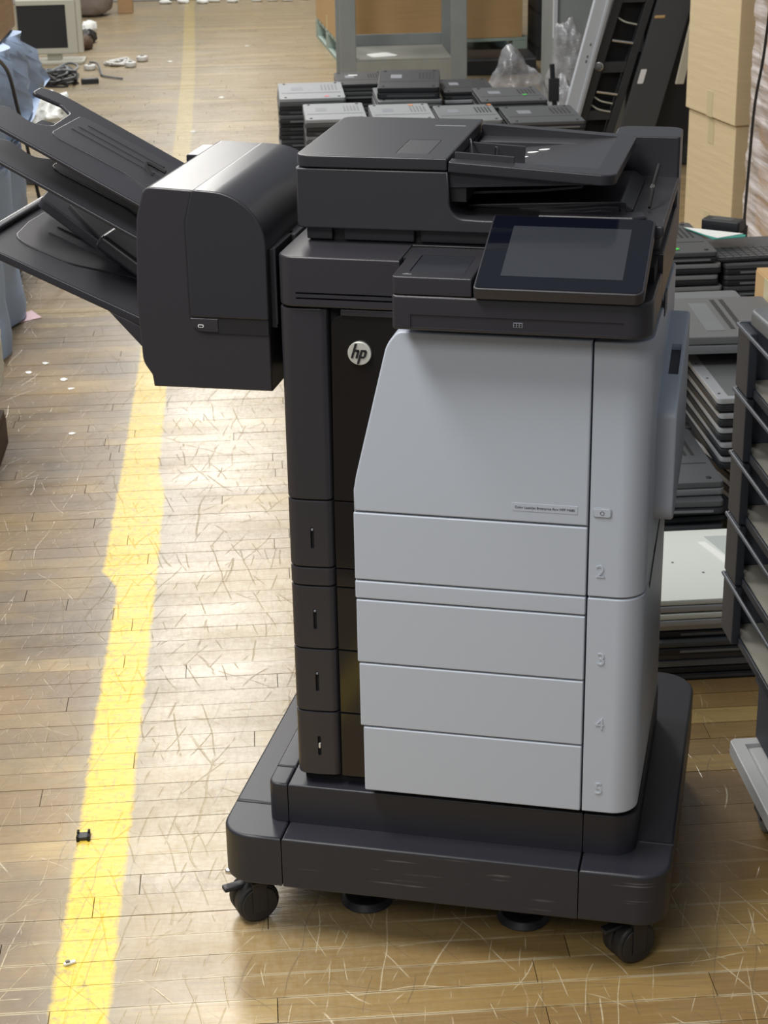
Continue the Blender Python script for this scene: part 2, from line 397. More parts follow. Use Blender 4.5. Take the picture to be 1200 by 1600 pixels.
    bp = NN(t, 'ShaderNodeBump'); bp.inputs['Strength'].default_value = .55; bp.inputs['Distance'].default_value = .0016
    hh = ma('ADD', ma('MULTIPLY', grain, .35), ma('ADD', ma('MULTIPLY', scr, -.5), noi(mapped((7, 22, 1)), 2.0, 4, .6)))
    t.links.new(hh, bp.inputs['Height']); t.links.new(bp.outputs[0], b.inputs['Normal'])
    return m
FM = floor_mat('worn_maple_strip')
bm = mk(); box(bm, -4.2, 5.2, -3.0, 13.2, -.06, -.0195)
floor = link('floor', bm, FLOORD, smooth=False); floor['kind'] = 'structure'
floor.rotation_euler = (0, 0, ANG)
def add_board(bm, lay, s0, s1, t0, t1, dz, tone):
    g = .0007
    v = [bm.verts.new(p) for p in ((s0+g,t0+g,-.0195),(s1-g,t0+g,-.0195),(s1-g,t1-g,-.0195),(s0+g,t1-g,-.0195),(s0+g,t0+g,dz),(s1-g,t0+g,dz),(s1-g,t1-g,dz),(s0+g,t1-g,dz))]
    for q in ((4,5,6,7),(0,1,5,4),(1,2,6,5),(2,3,7,6),(3,0,4,7)):
        f = bm.faces.new([v[i] for i in q])
        for l in f.loops: l[lay] = (tone, tone, tone, 1)
BW = .057; rows = int(13.6/BW); stuff = mk(); slay = stuff.loops.layers.float_color.new('tone'); nb = 0
def smin(t): return -.84-.135*max(0, t) - .06
def smax(t): return .27+.27*max(0, t)+.06
for j in range(rows):
    t0 = -1.0+j*BW; s = -4.0-random.random()
    while s < 5.0:
        L = random.choice((.32, .45, .6, .75, .9, 1.1))*(1+.2*random.random()); s1 = min(s+L, 5.0)
        tone = min(1, max(0, random.gauss(.48, .17))); dz = -random.random()*.0007
        if random.random() < .05: tone = .98
        vis = t0 > -.32 and s1 > smin(t0) and s < smax(t0)
        # what stands in front: the printer's own footprint hides nothing of the near boards, so count them all
        if vis and nb < 298 and t0 < 3.4:
            bm = mk(); ly = bm.loops.layers.float_color.new('tone'); add_board(bm, ly, s, s1, t0, t0+BW, dz, tone)
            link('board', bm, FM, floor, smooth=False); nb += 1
        else: add_board(stuff, slay, s, s1, t0, t0+BW, dz, tone)
        s = s1
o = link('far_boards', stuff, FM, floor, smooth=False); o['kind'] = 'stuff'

# back of the hall
bm = mk(); box(bm, -4.2, 5.2, 12.62, 12.75, 0, 1.6)
wb = link('wall_back', bm, plastic('grey_wall_paint', (.42, .42, .40), .7, .2, gs=20, var=.2)); wb['kind'] = 'structure'; wb.rotation_euler = (0, 0, ANG)
bm = mk(); box(bm, -4.2, 5.2, 12.58, 12.62, 0, .09, .006)
bb = link('baseboard_back', bm, plastic('pale_board_paint', (.5, .5, .48), .6)); bb['kind'] = 'structure'; bb.rotation_euler = (0, 0, ANG)

# ================================================================== THE PRINTER
P = thing('multifunction_printer', 'large black and light grey office printer with touchscreen and stapler trays on a wheeled stand', 'printer')
# ---- wheeled stand
def skirt(poly, z0, z1, name='skirt_panel', bev=.005, mat=None):
    bm = mk(); prism(bm, fil(poly, 8), 'z', z0, z1, bev, 3); return link(name, bm, mat or SKIRT, P)
Z0, Z1, Z2 = .099, .184, .2495
skirt([(-.4430,-.024),(-.4430,.0705),(-.54,.0705),(-.54,-.024,.058)], Z0, Z1)
skirt([(-.4415,-.024),(.0003,-.024),(.0003,.2),(-.4415,.2)], Z0, Z1, bev=.004)
skirt([(.0018,-.024),(.13,-.024,.058),(.13,.069),(.0018,.069)], Z0, Z1)
skirt([(-.54,.072),(-.4425,.072),(-.4425,.62),(-.54,.62,.055)], Z0, Z1)
skirt([(.002,.0705),(.13,.0705),(.13,.62,.06),(.002,.62)], Z0, Z1)
skirt([(-.441,.2015),(.0005,.2015),(.0005,.62),(-.441,.62)], Z0, Z1)
skirt([(-.4430,.024),(-.4430,.076),(-.473,.076),(-.473,.024,.03)], Z1-.002, Z2, 'plinth_panel', .004)
skirt([(-.4415,.024),(.0000,.024),(.0000,.2),(-.4415,.2)], Z1-.002, Z2, 'plinth_panel', .003)
skirt([(.0015,.024),(.077,.024,.035),(.077,.46,.02),(.0015,.46)], Z1-.002, Z2, 'plinth_panel', .003)
skirt([(-.473,.0775),(-.4425,.0775),(-.4425,.46),(-.473,.46)], Z1-.002, Z2, 'plinth_panel', .003)
skirt([(-.4415,.2015),(.0,.2015),(.0,.46),(-.4415,.46)], Z1-.002, Z2, 'plinth_panel', .003)
def caster(x, y, rz, r=.0345):
    bm = mk(); rm = Matrix.Rotation(R(rz), 4, 'Z')
    def TB(*a, bev=.002): 
        vs = box(bm, *a, bev); bmesh.ops.transform(bm, matrix=Matrix.Translation((x, y, 0)) @ rm, verts=vs)
    TB(-.013, .013, -.012, .03, .062, .0995); TB(-.028, -.0255, -.012, .012, .02, .07); TB(.0255, .028, -.012, .012, .02, .07)
    TB(-.028, .028, -.012, .02, .066, .075)
    c = link('caster', bm, BLK2, P)
    for sgn in (-1, 1):
        bm = mk(); cyl(bm, Vector((x, y, r))+rm.to_3x3()@Vector((sgn*.0115, 0, 0)), r, .0225, 'x', 32, bev=.006, rotm=rm); link('wheel', bm, RUB, c)
        bm = mk(); cyl(bm, Vector((x, y, r))+rm.to_3x3()@Vector((sgn*.0235, 0, 0)), .029, .004, 'x', 32, bev=.0015, rotm=rm); link('hub_cap', bm, BLK2, c)
    bm = mk(); vs = box(bm, -.008, .008, -.05, -.01, .058, .066, .003); bmesh.ops.transform(bm, matrix=Matrix.Translation((x, y, 0)) @ rm, verts=vs)
    link('brake_lever', bm, BLK2, c); return c
cl = caster(-.508, .038, -52); caster(.072, .042, -48); caster(-.50, .56, 30); caster(.09, .56, 10)
bm = mk(); cyl(bm, (-.540, .03, .080), .005, .018, 'x', 14, bev=.002); o = link('brake_stud', bm, CHRO, cl); o['label'] = 'small chrome stud'
for x in (-.345, -.096):
    bm = mk(); cyl(bm, (x, .11, .008), .042, .012, 'z', 28, r2=.035, bev=.002); cyl(bm, (x, .11, .055), .009, .09, 'z', 12)
    cyl(bm, (x, .11, .020), .016, .012, 'z', 8)
    link('levelling_foot', bm, BLK2, P)
# ---- body core
bm = mk(); box(bm, -.420, .070, .05, .418, .2505, 1.055); link('body_core', bm, GAP, P)
Zb, Z5, Z4, Z3a, Z3, Zt2, ZT = .270, .374, .4765, .5765, .6055, .7085, .969
g = .0011
def col_poly(): return fil([(-.361,.033,.012),(-.361,.06),(-.40,.06),(-.40,.41),(-.4285,.41),(-.4285,.030,.022),(-.395,.030)], 8)
def colpanel(z0, z1, parent): bm = mk(); prism(bm, col_poly(), 'z', z0+g, z1-g, .002, 2); return link('side_panel', bm, BLK, parent)
def drawer(z0, z1, xl, name='paper_drawer'):
    bm = mk(); box(bm, xl, -.0018, .0, .049, z0+g, z1-g, .0022, 3)
    d = link(name, bm, GRY, P); cp = colpanel(z0, z1, d); cp['label'] = 'black end of the drawer front'
    bm = mk(); box(bm, -.3595, xl-.0006, .034, .049, z0+g, z1-g, .001)
    o = link('trim_strip', bm, GLOSS, d); o['label'] = 'glossy black strip'
    return d
def slot(d, zc, pin=0):
    c = [o for o in d.children if o.name.startswith('side_panel')][0]
    cut(c, [lambda b: prism(b, [(x_, y_) for x_, y_ in fil([(-.3945, zc-.0165, .0025), (-.3895, zc-.0165, .0025), (-.3895, zc+.0165, .0025), (-.3945, zc+.0165, .0025)], 4)], 'y', .02, .036)])
    bm = mk(); box(bm, -.3955, -.3885, .0345, .042, zc-.018, zc+.018); o = link('gauge_slot', bm, GAP, d)
    bm = mk(); box(bm, -.3937, -.3903, .0298, .0345, zc+(.011 if not pin else -.004), zc+(.0145 if not pin else .004), .001)
    o = link('gauge_pin', bm, SILV if pin else PATCH, d)
d5 = drawer(Zb-.003, Z5, -.3175); slot(d5, .317, 1)
d4 = drawer(Z5, Z4, -.3215); slot(d4, .424)
d3 = drawer(Z4, Z3a, -.3235); slot(d3, .5245)
fp = drawer(Z3a, Z3, -.3245, 'filler_panel')
d2 = drawer(Z3, Zt2, -.3245); slot(d2, .651)
# upper left black column and glossy front strip
colpanel(Zt2, .9865, P)
bm = mk(); prism(bm, fil([(-.3595,Zt2+g),(-.25,Zt2+g),(-.25,.9775),(-.3565,.9775,.016)], 6), 'y', .034, .048, .001); link('gloss_fascia', bm, GLOSS, P)
bm = mk(); box(bm, -.3425, -.2475, .030, .0345, .9778, .9865, .0015); link('fascia_rim', bm, BLK, P)
# front door
bm = mk(); prism(bm, fil([(-.3235,Zt2+g),(-.0018,Zt2+g),(-.0018,ZT),(-.2585,ZT,.016),(-.274,.950,.05),(-.3195,.762,.03),(-.3235,.740)], 6), 'y', .0, .046, .0028, 3)
door = link('front_door', bm, GRY, P)
bm = mk(); box(bm, -.1045, -.0155, -.0006, .002, .7255, .7375, .0006); pl = link('name_plate', bm, GRY, door)
text('name_plate_text', 'Color LaserJet Enterprise flow MFP M680', PRNT, door, .00475, front(-.060, -.0008, .7313), .0002)
# right hand grey column
for z0, z1 in ((Zb-.003, Z3), (Z3, ZT)):
    bm = mk(); prism(bm, fil([(.0008,.0),(.077,.0,.042),(.077,.42,.01),(.0008,.42)], 10), 'z', z0+g, z1-g, .0025, 3)
    rc = link('grey_corner_panel', bm, GRY, P)
bm = mk(); prism(bm, [(.10,.58),(.30,.615),(.42,.62),(.42,.627),(.29,.622),(.09,.59)], 'x', .0765, .0776); link('side_seam', bm, GAP, rc)
bm = mk(); prism(bm, fil([(.0045,.7235,.004),(.0300,.7235,.004),(.0300,.7375,.004),(.0045,.7375,.004)], 5), 'y', -.0012, .003, .0008); pb = link('power_button', bm, GRYD, P)
bm = mk(); prism(bm, fil([(.0058,.7246,.0032),(.0287,.7246,.0032),(.0287,.7364,.0032),(.0058,.7364,.0032)], 5), 'y', -.0021, .003, .0008); link('button_face', bm, GRY, pb)
bm = mk(); tube(bm, [(.0172+.0026*math.cos(a), -.0022, .7305+.0026*math.sin(a)) for a in [math.pi*2*i/16 for i in range(17)]], .0004, 5, smooth=False); link('power_symbol', bm, PRNT, pb)
for ch, x, z in (('2', .017, .644), ('3', .0215, .512), ('4', .0225, .411), ('5', .0235, .307)):
    text('tray_number', ch, GRY, P, .026, front(x, -.0004, z), .0008)
# badge
bm = mk(); cyl(bm, (-.3175, .0315, .9265), .0162, .005, 'y', 48, bev=.001); badge = link('round_badge', bm, SILV, P); badge['label'] = 'round silver logo badge'
def stroke(pts, w):   # slanted bar letters as in the round logo
    bm = mk(); prism(bm, pts, 'y', .0278, .0292); return bm
bx, bz = -.3175, .9265
def sh(x, z): return (bx+x+z*.30, bz+z)
bm = mk()
def bar(x0, x1, z0, z1): prism(bm, [sh(x0, z0), sh(x1, z0), sh(x1, z1), sh(x0, z1)], 'y', .0278, .0292)
bar(-.0098, -.0068, -.0062, .0138); bar(-.0035, -.0005, -.0062, .0034); bar(-.0070, -.0016, .0026, .0054)
prism(bm, [sh(-.0020, .0054), sh(-.0035, .003), sh(-.0005, .003)], 'y', .0278, .0292)
bar(.0008, .0038, -.0142, .0054); bar(.0070, .0100, -.0044, .0036); bar(.0036, .0084, .0028, .0054); bar(.0036, .0084, -.0062, -.0037)
link('badge_letters', bm, GAP, badge, smooth=False)
# ---- upper housing (deck)
bm = mk(); prism(bm, fil([(-.4285,.026,.022),(-.26,.026),(-.26,.115),(.0765,.115),(.0765,.42,.02),(-.4285,.42,.02)], 8), 'z', .9885, 1.0575, .003, 3)
hs = link('deck_housing', bm, BLK, P)
cut(hs, [(-.402, -.262, .02, .04, 1.0065, 1.0090), (-.402, -.262, .02, .04, .9995, 1.0020)])
bm = mk(); box(bm, -.404, -.262, .036, .0365, .998, 1.0105); link('vent_slot', bm, GAP, hs)
# ---- control console
bm = mk(); prism(bm, fil([(-.2545,-.053,.006),(.0768,-.053,.03),(.0768,.108),(-.2545,.108)], 8), 'z', .9872, 1.0330, .0035, 3)
con = link('control_console', bm, BLK, P)
cut(con, [(-.2300, .0415, -.07, -.0515, .9915, 1.0085)])
bm = mk(); box(bm, -.2285, .0400, -.0512, -.02, .9928, 1.0068, .0015); kt = link('keyboard_drawer', bm, BLK, con); kt['label'] = 'pull-out keyboard drawer front'
bm = mk(); box(bm, -.0975, -.0855, -.0520, -.0505, .9965, 1.0030, .0005); link('keyboard_mark', bm, PATCH, con)
for i in range(3):
    for j in range(2):
        bm = mk(); box(bm, -.0964+i*.0036, -.0940+i*.0036, -.0524, -.0515, .9976+j*.0026, .9994+j*.0026); link('keyboard_mark_dot', bm, GAP, con)
bm = mk(); prism(bm, fil([(-.2540,-.0525,.006),(-.1505,-.0525,.002),(-.1505,.100,.002),(-.2540,.100,.006)], 5), 'z', 1.0338, 1.0575, .002, 3); cr_ = link('card_reader', bm, BLK, P)
cut(cr_, [(-.2360, -.1640, -.026, .060, 1.0562, 1.06)])
bm = mk(); box(bm, -.2352, -.1648, -.0252, .0592, 1.0554, 1.0568, .0004); link('reader_window', bm, SCR, cr_)
bm = mk(); box(bm, -.2420, -.2300, -.0415, -.0395, 1.0573, 1.0579); box(bm, -.239, -.234, -.0395, -.0375, 1.0573, 1.0579); link('reader_mark', bm, PATCH, cr_)
# touchscreen
TS = Matrix.Translation((-.1475, -.0605, 1.0335)) @ Matrix.Rotation(R(18), 4, 'X')
def tsobj(name, bm, mat, par=None):
    bmesh.ops.transform(bm, matrix=TS, verts=bm.verts); return link(name, bm, mat, par)
bm = mk(); prism(bm, fil([(0,0,.006),(.2135,0,.012),(.2135,.178,.008),(0,.178,.004)], 6), 'z', .0, .0165, .0022, 3); ts = tsobj('touchscreen', bm, BLK, P)
bm = mk(); prism(bm, fil([(.0025,.0025,.004),(.2105,.0025,.010),(.2105,.1755,.006),(.0025,.1755,.003)], 6), 'z', .0160, .0172, .0003); tsobj('bezel_glass', bm, BEZ, ts)
bm = mk(); box(bm, .031, .1845, .030, .150, .0168, .0175); tsobj('display', bm, SCR, ts)
bm = mk(); box(bm, .03, .19, .02, .12, -.02, .002); tsobj('screen_mount', bm, BLK2, ts)
# ---- scanner
bm = mk(); prism(bm, fil([(-.409,.128,.01),(.070,.128,.01),(.070,.41),(-.409,.41)], 4), 'z', 1.0575, 1.0815); link('scanner_base', bm, BLK2, P)
for x0, x1 in ((-.408, -.372), (-.356, -.258), (-.25, .06)):
    bm = mk(); box(bm, x0, x1, .117, .14, 1.0595, 1.082, .002); link('scanner_foot', bm, BLK, P)
prof = fil([(-.4165,1.0785,.006),(.0765,1.0785,.01),(.0765,1.0965,.004),(-.168,1.0965,.0),(-.2055,1.0985,.034),(-.2085,1.160),(-.4165,1.160)], 8)
bm = mk(); prism(bm, prof, 'y', .100, .412, .003, 3); sb = link('scanner_lid', bm, BLK, P)
# cap of the document feeder
bm = mk(); prism(bm, fil([(-.4172,.0985,.018),(-.2095,.0985,.002),(-.2095,.392,.002),(-.4172,.392,.018)], 8), 'z', 1.1614, 1.1775, .0045, 4); cap = link('feeder_cover', bm, TOPB, P)
cut(cap, [(-.2850, -.2395, .128, .225, 1.1765, 1.18)])
bm = mk(); box(bm, -.2843, -.2402, .1288, .2242, 1.1745, 1.1774, .0006); link('cover_latch', bm, BLK, cap)
bm = mk(); box(bm, -.2690, -.2245, .330, .334, 1.1773, 1.1778); link('cover_arrow', bm, PATCH, cap)
# paper input tray: a tilted open tray beside the cover
def zt(x): return 1.1730 - .055*(x+.2085)            # top plane falls slightly to the right
TR = Matrix.Translation((-.2075, .098, 1.174)) @ Matrix.Rotation(R(3.4), 4, 'Y')
def trobj(name, bm, mat, par=None):
    bmesh.ops.transform(bm, matrix=TR, verts=bm.verts); return link(name, bm, mat, par)
bm = mk(); prism(bm, fil([(0,0,.002),(.2200,-.002,.020),(.2240,.286,.022),(.0,.290,.002)], 8), 'z', -.0145, .0, .0045, 3); itm = bm; it = trobj('input_tray', bm, TOPB, P)
def wellcut(b):
    vs = [(-.02,.020,-.032),(.194,.036,-.0008),(.197,.262,-.0008),(-.02,.272,-.032)]
    lo = [b.verts.new(TR @ Vector(v)) for v in vs]; hi = [b.verts.new(TR @ Vector((v[0], v[1], .02))) for v in vs]
    b.faces.new(lo[::-1]); b.faces.new(hi)
    for i in range(4): b.faces.new((lo[i], lo[(i+1) % 4], hi[(i+1) % 4], hi[i]))
cut(it, [wellcut])
bm = mk(); prism(bm, [(-.0,-.0140),(.20,-.0140),(.20,-.016),(-.0,-.037)], 'y', .012, .285); tb = trobj('tray_belly', bm, BLK, it); cut(tb, [wellcut])
for y0, y1 in ((.024, .034), (.098, .112)):
    bm = mk(); box(bm, .004 if y0 < .05 else .012, .084 if y0 < .05 else .088, y0, y0+.003, -.026, .0085, .001)
    gd = trobj('paper_guide', bm, BLK, it)
bm = mk(); tube(bm, [(.012,.099,.012),(.016,.085,.010),(.020,.075,-.004)], .0012, 6); trobj('guide_spring', bm, BLK2, it)
bm = mk(); cyl(bm, (.050, .085, -.006), .002, .026, 'z', 10); trobj('guide_knob', bm, CHRO, it)
bm = mk()
for cx, cy, a in ((.078,.150,0),(.088,.182,0),(.102,.196,0)):
    vs = cyl(bm, (0, 0, 0), .008, .0006, 'z', 16); bmesh.ops.transform(bm, matrix=Matrix.Translation((cx, cy, -.032+.1458*(cx+.02)+.0006)) @ Matrix.Rotation(R(-8.1), 4, 'Y') @ Matrix.Diagonal((1., .55, 1., 1.)), verts=vs)
o = trobj('icon_print', bm, WHT, it); o['label'] = 'small white printed paper icons'
# pick-up mouth between cover and tray
bm = mk(); box(bm, -.2085, -.186, .112, .385, 1.118, 1.150); link('feed_throat', bm, GAP, P)
bm = mk(); box(bm, -.206, -.02, .33, .41, 1.0965, 1.158, .003); link('feeder_back_wall', bm, BLK, P)
# output tray under the feeder: sloped bed with ribs
bm = mk(); prism(bm, fil([(-.195,1.0966),(.028,1.0966),(.030,1.100,.004),(.014,1.111,.008),(-.195,1.1005)], 4), 'y', .175, .38, .002); ot = link('output_bed', bm, BLK, P)
for k in range(4):
    bm = mk(); yy = .15-.0*k
    prism(bm, [(-.130+.03*k,1.0962),(.020-.008*k,1.0962),(.020-.008*k,1.1090-.0028*k),(.005-.008*k,1.1090-.0028*k)], 'y', .174-.012*k, .1755-.012*k+.0005, .0004); link('bed_rib', bm, TOPB, ot)
bm = mk(); prism(bm, [(-.19,1.114),(-.10,1.119),(-.04,1.126),(-.04,1.129),(-.10,1.1225),(-.19,1.1175)], 'y', .18, .30); link('bed_flap', bm, BLK, ot)
bm = mk(); prism(bm, fil([(-.09,.115),(.035,.118,.006),(.052,.128,.006),(.046,.155,.01),(.02,.150),(-.09,.130)], 4), 'z', 1.0962, 1.1030, .003); link('output_stop', bm, TOPB, ot)
bm = mk(); tube(bm, [(.050,.19,1.100),(.052,.21,1.116),(.052,.235,1.124),(.056,.27,1.142)], .0024, 7); link('stop_wire', bm, GAP, ot)
bm = mk(); cyl(bm, (.051, .222, 1.122), .003, .006, 'y', 10); link('wire_clip', bm, CHRO, ot)
# raised hinge cover at the rear right
bm = mk(); prism(bm, fil([(-.02,.408,.002),(.0755,.408,.004),(.0755,.490,.022),(-.02,.490,.02)], 8), 'z', 1.085, 1.1545, .002, 3); link('rear_hinge_cover', bm, TOPB, P)
bm = mk(); prism(bm, fil([(-.4285,.39,.02),(.0755,.39,.004),(.0755,.48,.02),(-.4285,.48,.02)], 6), 'z', 1.0, 1.0875, .003, 2); link('rear_housing', bm, BLK, P)

# ---- right side multipurpose door
bm = mk(); prism(bm, fil([(.118,.664,.03),(.118,.834,.012),(.365,.915,.010),(.375,.70,.02)], 6), 'x', .070, .1035, .0045, 4)
sd = link('side_door', bm, GRY, P); sd['label'] = 'light grey fold-down side door'
cut(sd, [lambda b: prism(b, [(.205,.80),(.275,.80),(.275,.93),(.205,.93)], 'x', .084, .098)])
bm = mk(); prism(bm, [(.205,.8535),(.275,.8765),(.275,.872),(.205,.849)], 'x', .084, .098); link('door_latch', bm, PRNT, sd)
bm = mk(); box(bm, .0762, .0785, .17, .21, .955, .985, .001); link('side_catch', bm, PRNT, P)
# ================================================================== stapler unit at the left, with trays
fprof = fil([(-.445,.8615),(-.445,1.1335,.088,.9),(-.612,1.1415,.014),(-.6255,1.10,.08),(-.6330,.985,.2),(-.6300,.895,.03),(-.6180,.877,.004),(-.6160,.8600)], 7)
bm = mk(); prism(bm, fprof, 'y', .042, .375, .003, 3); fin = link('stapler_housing', bm, BLK, P); fin['label'] = 'stapler unit on the left side'
cprof = fil([(-.5555,.9640,.004),(-.4445,.9640,.003),(-.4440,1.1340,.075,.85),(-.5445,1.1400,.012,.12),(-.5560,1.095,.05)], 12)
bm = mk(); prism(bm, cprof, 'y', .0385, .372, .003, 3); fc = link('stapler_cover', bm, TOPB, P)
bm = mk(); prism(bm, fil([(-.5580,.9420,.024),(-.4460,.9420),(-.4460,1.132,.075,.85),(-.546,1.1375,.012,.1),(-.5580,1.095,.03)], 10), 'y', .0402, .0425); link('cover_seam', bm, GAP, fin)
bm = mk(); prism(bm, fil([(-.5560,.9440,.022,.9),(-.5170,.9440),(-.5170,.9625),(-.5560,.9625)], 4), 'y', .0390, .043, .0008); lb = link('latch_button', bm, BLK, fin)
bm = mk(); prism(bm, fil([(-.5455,.9500,.0012),(-.5375,.9500,.0012),(-.5375,.9540,.0012),(-.5455,.9540,.0012)], 3), 'y', .0383, .0392); link('latch_mark', bm, WHT, fin)
bm = mk(); prism(bm, fil([(-.5445,.9508,.0008),(-.5385,.9508,.0008),(-.5385,.9532,.0008),(-.5445,.9532,.0008)], 3), 'y', .0381, .0384); link('latch_mark_inner', bm, GAP, fin)
bm = mk(); box(bm, -.5165, -.4455, .0405, .0425, .9455, .9620); link('handle_recess', bm, GAP, fin)
bm = mk(); box(bm, -.445, -.4295, .14, .325, .868, 1.06, .003); link('mount_bracket', bm, BLK2, fin)
bm = mk(); box(bm, -.4395, -.4345, .050, .056, .955, 1.062, .002); o = link('edge_rail', bm, TOPB, fin)
bm = mk(); box(bm, -.445, -.436, .052, .16, .95, 1.06, .002); link('rail_bracket', bm, BLK2, fin)
bm = mk(); prism(bm, fil([(-.662,.376),(-.580,.376),(-.580,.455,.01),(-.662,.455,.01)], 4), 'z', 1.04, 1.118, .003, 2); link('rear_block', bm, TOPB, fin)
# bins: tilted plates with an inset bed, three ribs and a notch in the outer end
def bin_tray(name, piv, ang, outl, thick, bed, ribs, label):
    mx = Matrix.Translation(piv) @ Matrix.Rotation(R(ang), 4, 'Y')   # local -x points outwards and up
    def ob(nm, bm, mt, par):
        bmesh.ops.transform(bm, matrix=mx, verts=bm.verts); return link(nm, bm, mt, par)
    bm = mk(); prism(bm, fil(outl, 6), 'z', -thick, 0, .0022, 3); tr = ob(name, bm, TOPB, P); tr['label'] = label
    if bed:
        bm = mk(); prism(bm, fil(bed, 6), 'z', -.001, .0016, .0014, 2); ob('raised_bed', bm, BLK, tr)
    for (x0, x1, y) in ribs:
        bm = mk(); prism(bm, fil([(x0,y-.0016,.0015),(x1,y-.0016,.0015),(x1,y+.0016,.0015),(x0,y+.0016,.0015)], 3), 'z', -.001, .0030, .0010, 1); ob('tray_rib', bm, BLK2, tr)
    return tr, ob
oA = [(.02,.0),(.02,.242),(-.205,.247,.01),(-.235,.245,.02),(-.258,.228,.012),(-.256,.190,.006),(-.212,.204,.008),(-.192,.190,.012),(-.186,.105,.02),(-.205,.075,.015),(-.245,.088,.012),(-.262,.07,.012),(-.258,.012,.012),(-.225,.0,.015)]
bA = [(.0,.055,.01),(-.055,.078,.03),(-.175,.070,.014),(-.178,.202,.016),(-.04,.205,.01),(.0,.2)]
rb = [(-.166,-.03,.131),(-.163,-.03,.153),(-.157,-.03,.176)]
bin_tray('upper_tray', (-.628, .075, 1.108), 27.5, oA, .006, bA, rb, 'uppermost black output tray')
bin_tray('middle_tray', (-.632, .075, 1.061), 27.5, oA, .006, bA, rb, 'middle black output tray')
bm = mk(); tube(bm, [(-.655,.195,1.122),(-.668,.215,1.137),(-.640,.215,1.124)], .003, 6); link('paper_sensor_arm', bm, GAP, fin)
oC = [(.02,.0),(.02,.285),(-.268,.288,.01),(-.272,.20),(-.268,.0,.006)]
bC = [(-.02,.14,.02),(-.07,.118,.03),(-.14,.070,.05),(-.234,.062,.03),(-.245,.150,.02),(-.245,.225,.02),(-.02,.235,.01)]
tc_, obC = bin_tray('lower_tray', (-.636, .075, .947), 23.0, oC, .012, bC, [(-.209,-.08,.143),(-.209,-.08,.176)], 'lowest and largest black output tray')
bm = mk(); prism(bm, [(.02,-.045),(-.055,-.011),(-.02,-.011),(.02,-.013)], 'y', .0, .03, .003); obC('tray_support', bm, BLK, tc_)
bm = mk(); prism(bm, fil([(-.255,.02,.003),(-.258,.285,.003),(-.269,.285,.004),(-.267,.02,.004)], 4), 'z', -.002, .008, .003); obC('tray_fence', bm, TOPB, tc_)
bm = mk(); mx = Matrix.Translation((-.660, .235, .945)) @ Matrix.Rotation(R(36), 4, 'Y')
prism(bm, fil([(.02,.0),(.02,.10),(-.240,.10,.012),(-.225,.0,.012)], 5), 'z', -.016, 0, .003, 2)
bmesh.ops.transform(bm, matrix=mx, verts=bm.verts); ft = link('folding_tray', bm, TOPB, P)
bm = mk(); box(bm, -.115, -.01, -.045, .02, .006, .030, .007, 3); bmesh.ops.transform(bm, matrix=mx, verts=bm.verts); link('tray_pivot', bm, BLK, ft)
bm = mk(); prism(bm, fil([(-.19,.03),(-.12,.0),(-.03,.0),(-.03,.10),(-.19,.10)], 3), 'z', -.001, .006, .002); bmesh.ops.transform(bm, matrix=mx, verts=bm.verts); link('tray_plate', bm, BLK2, ft)

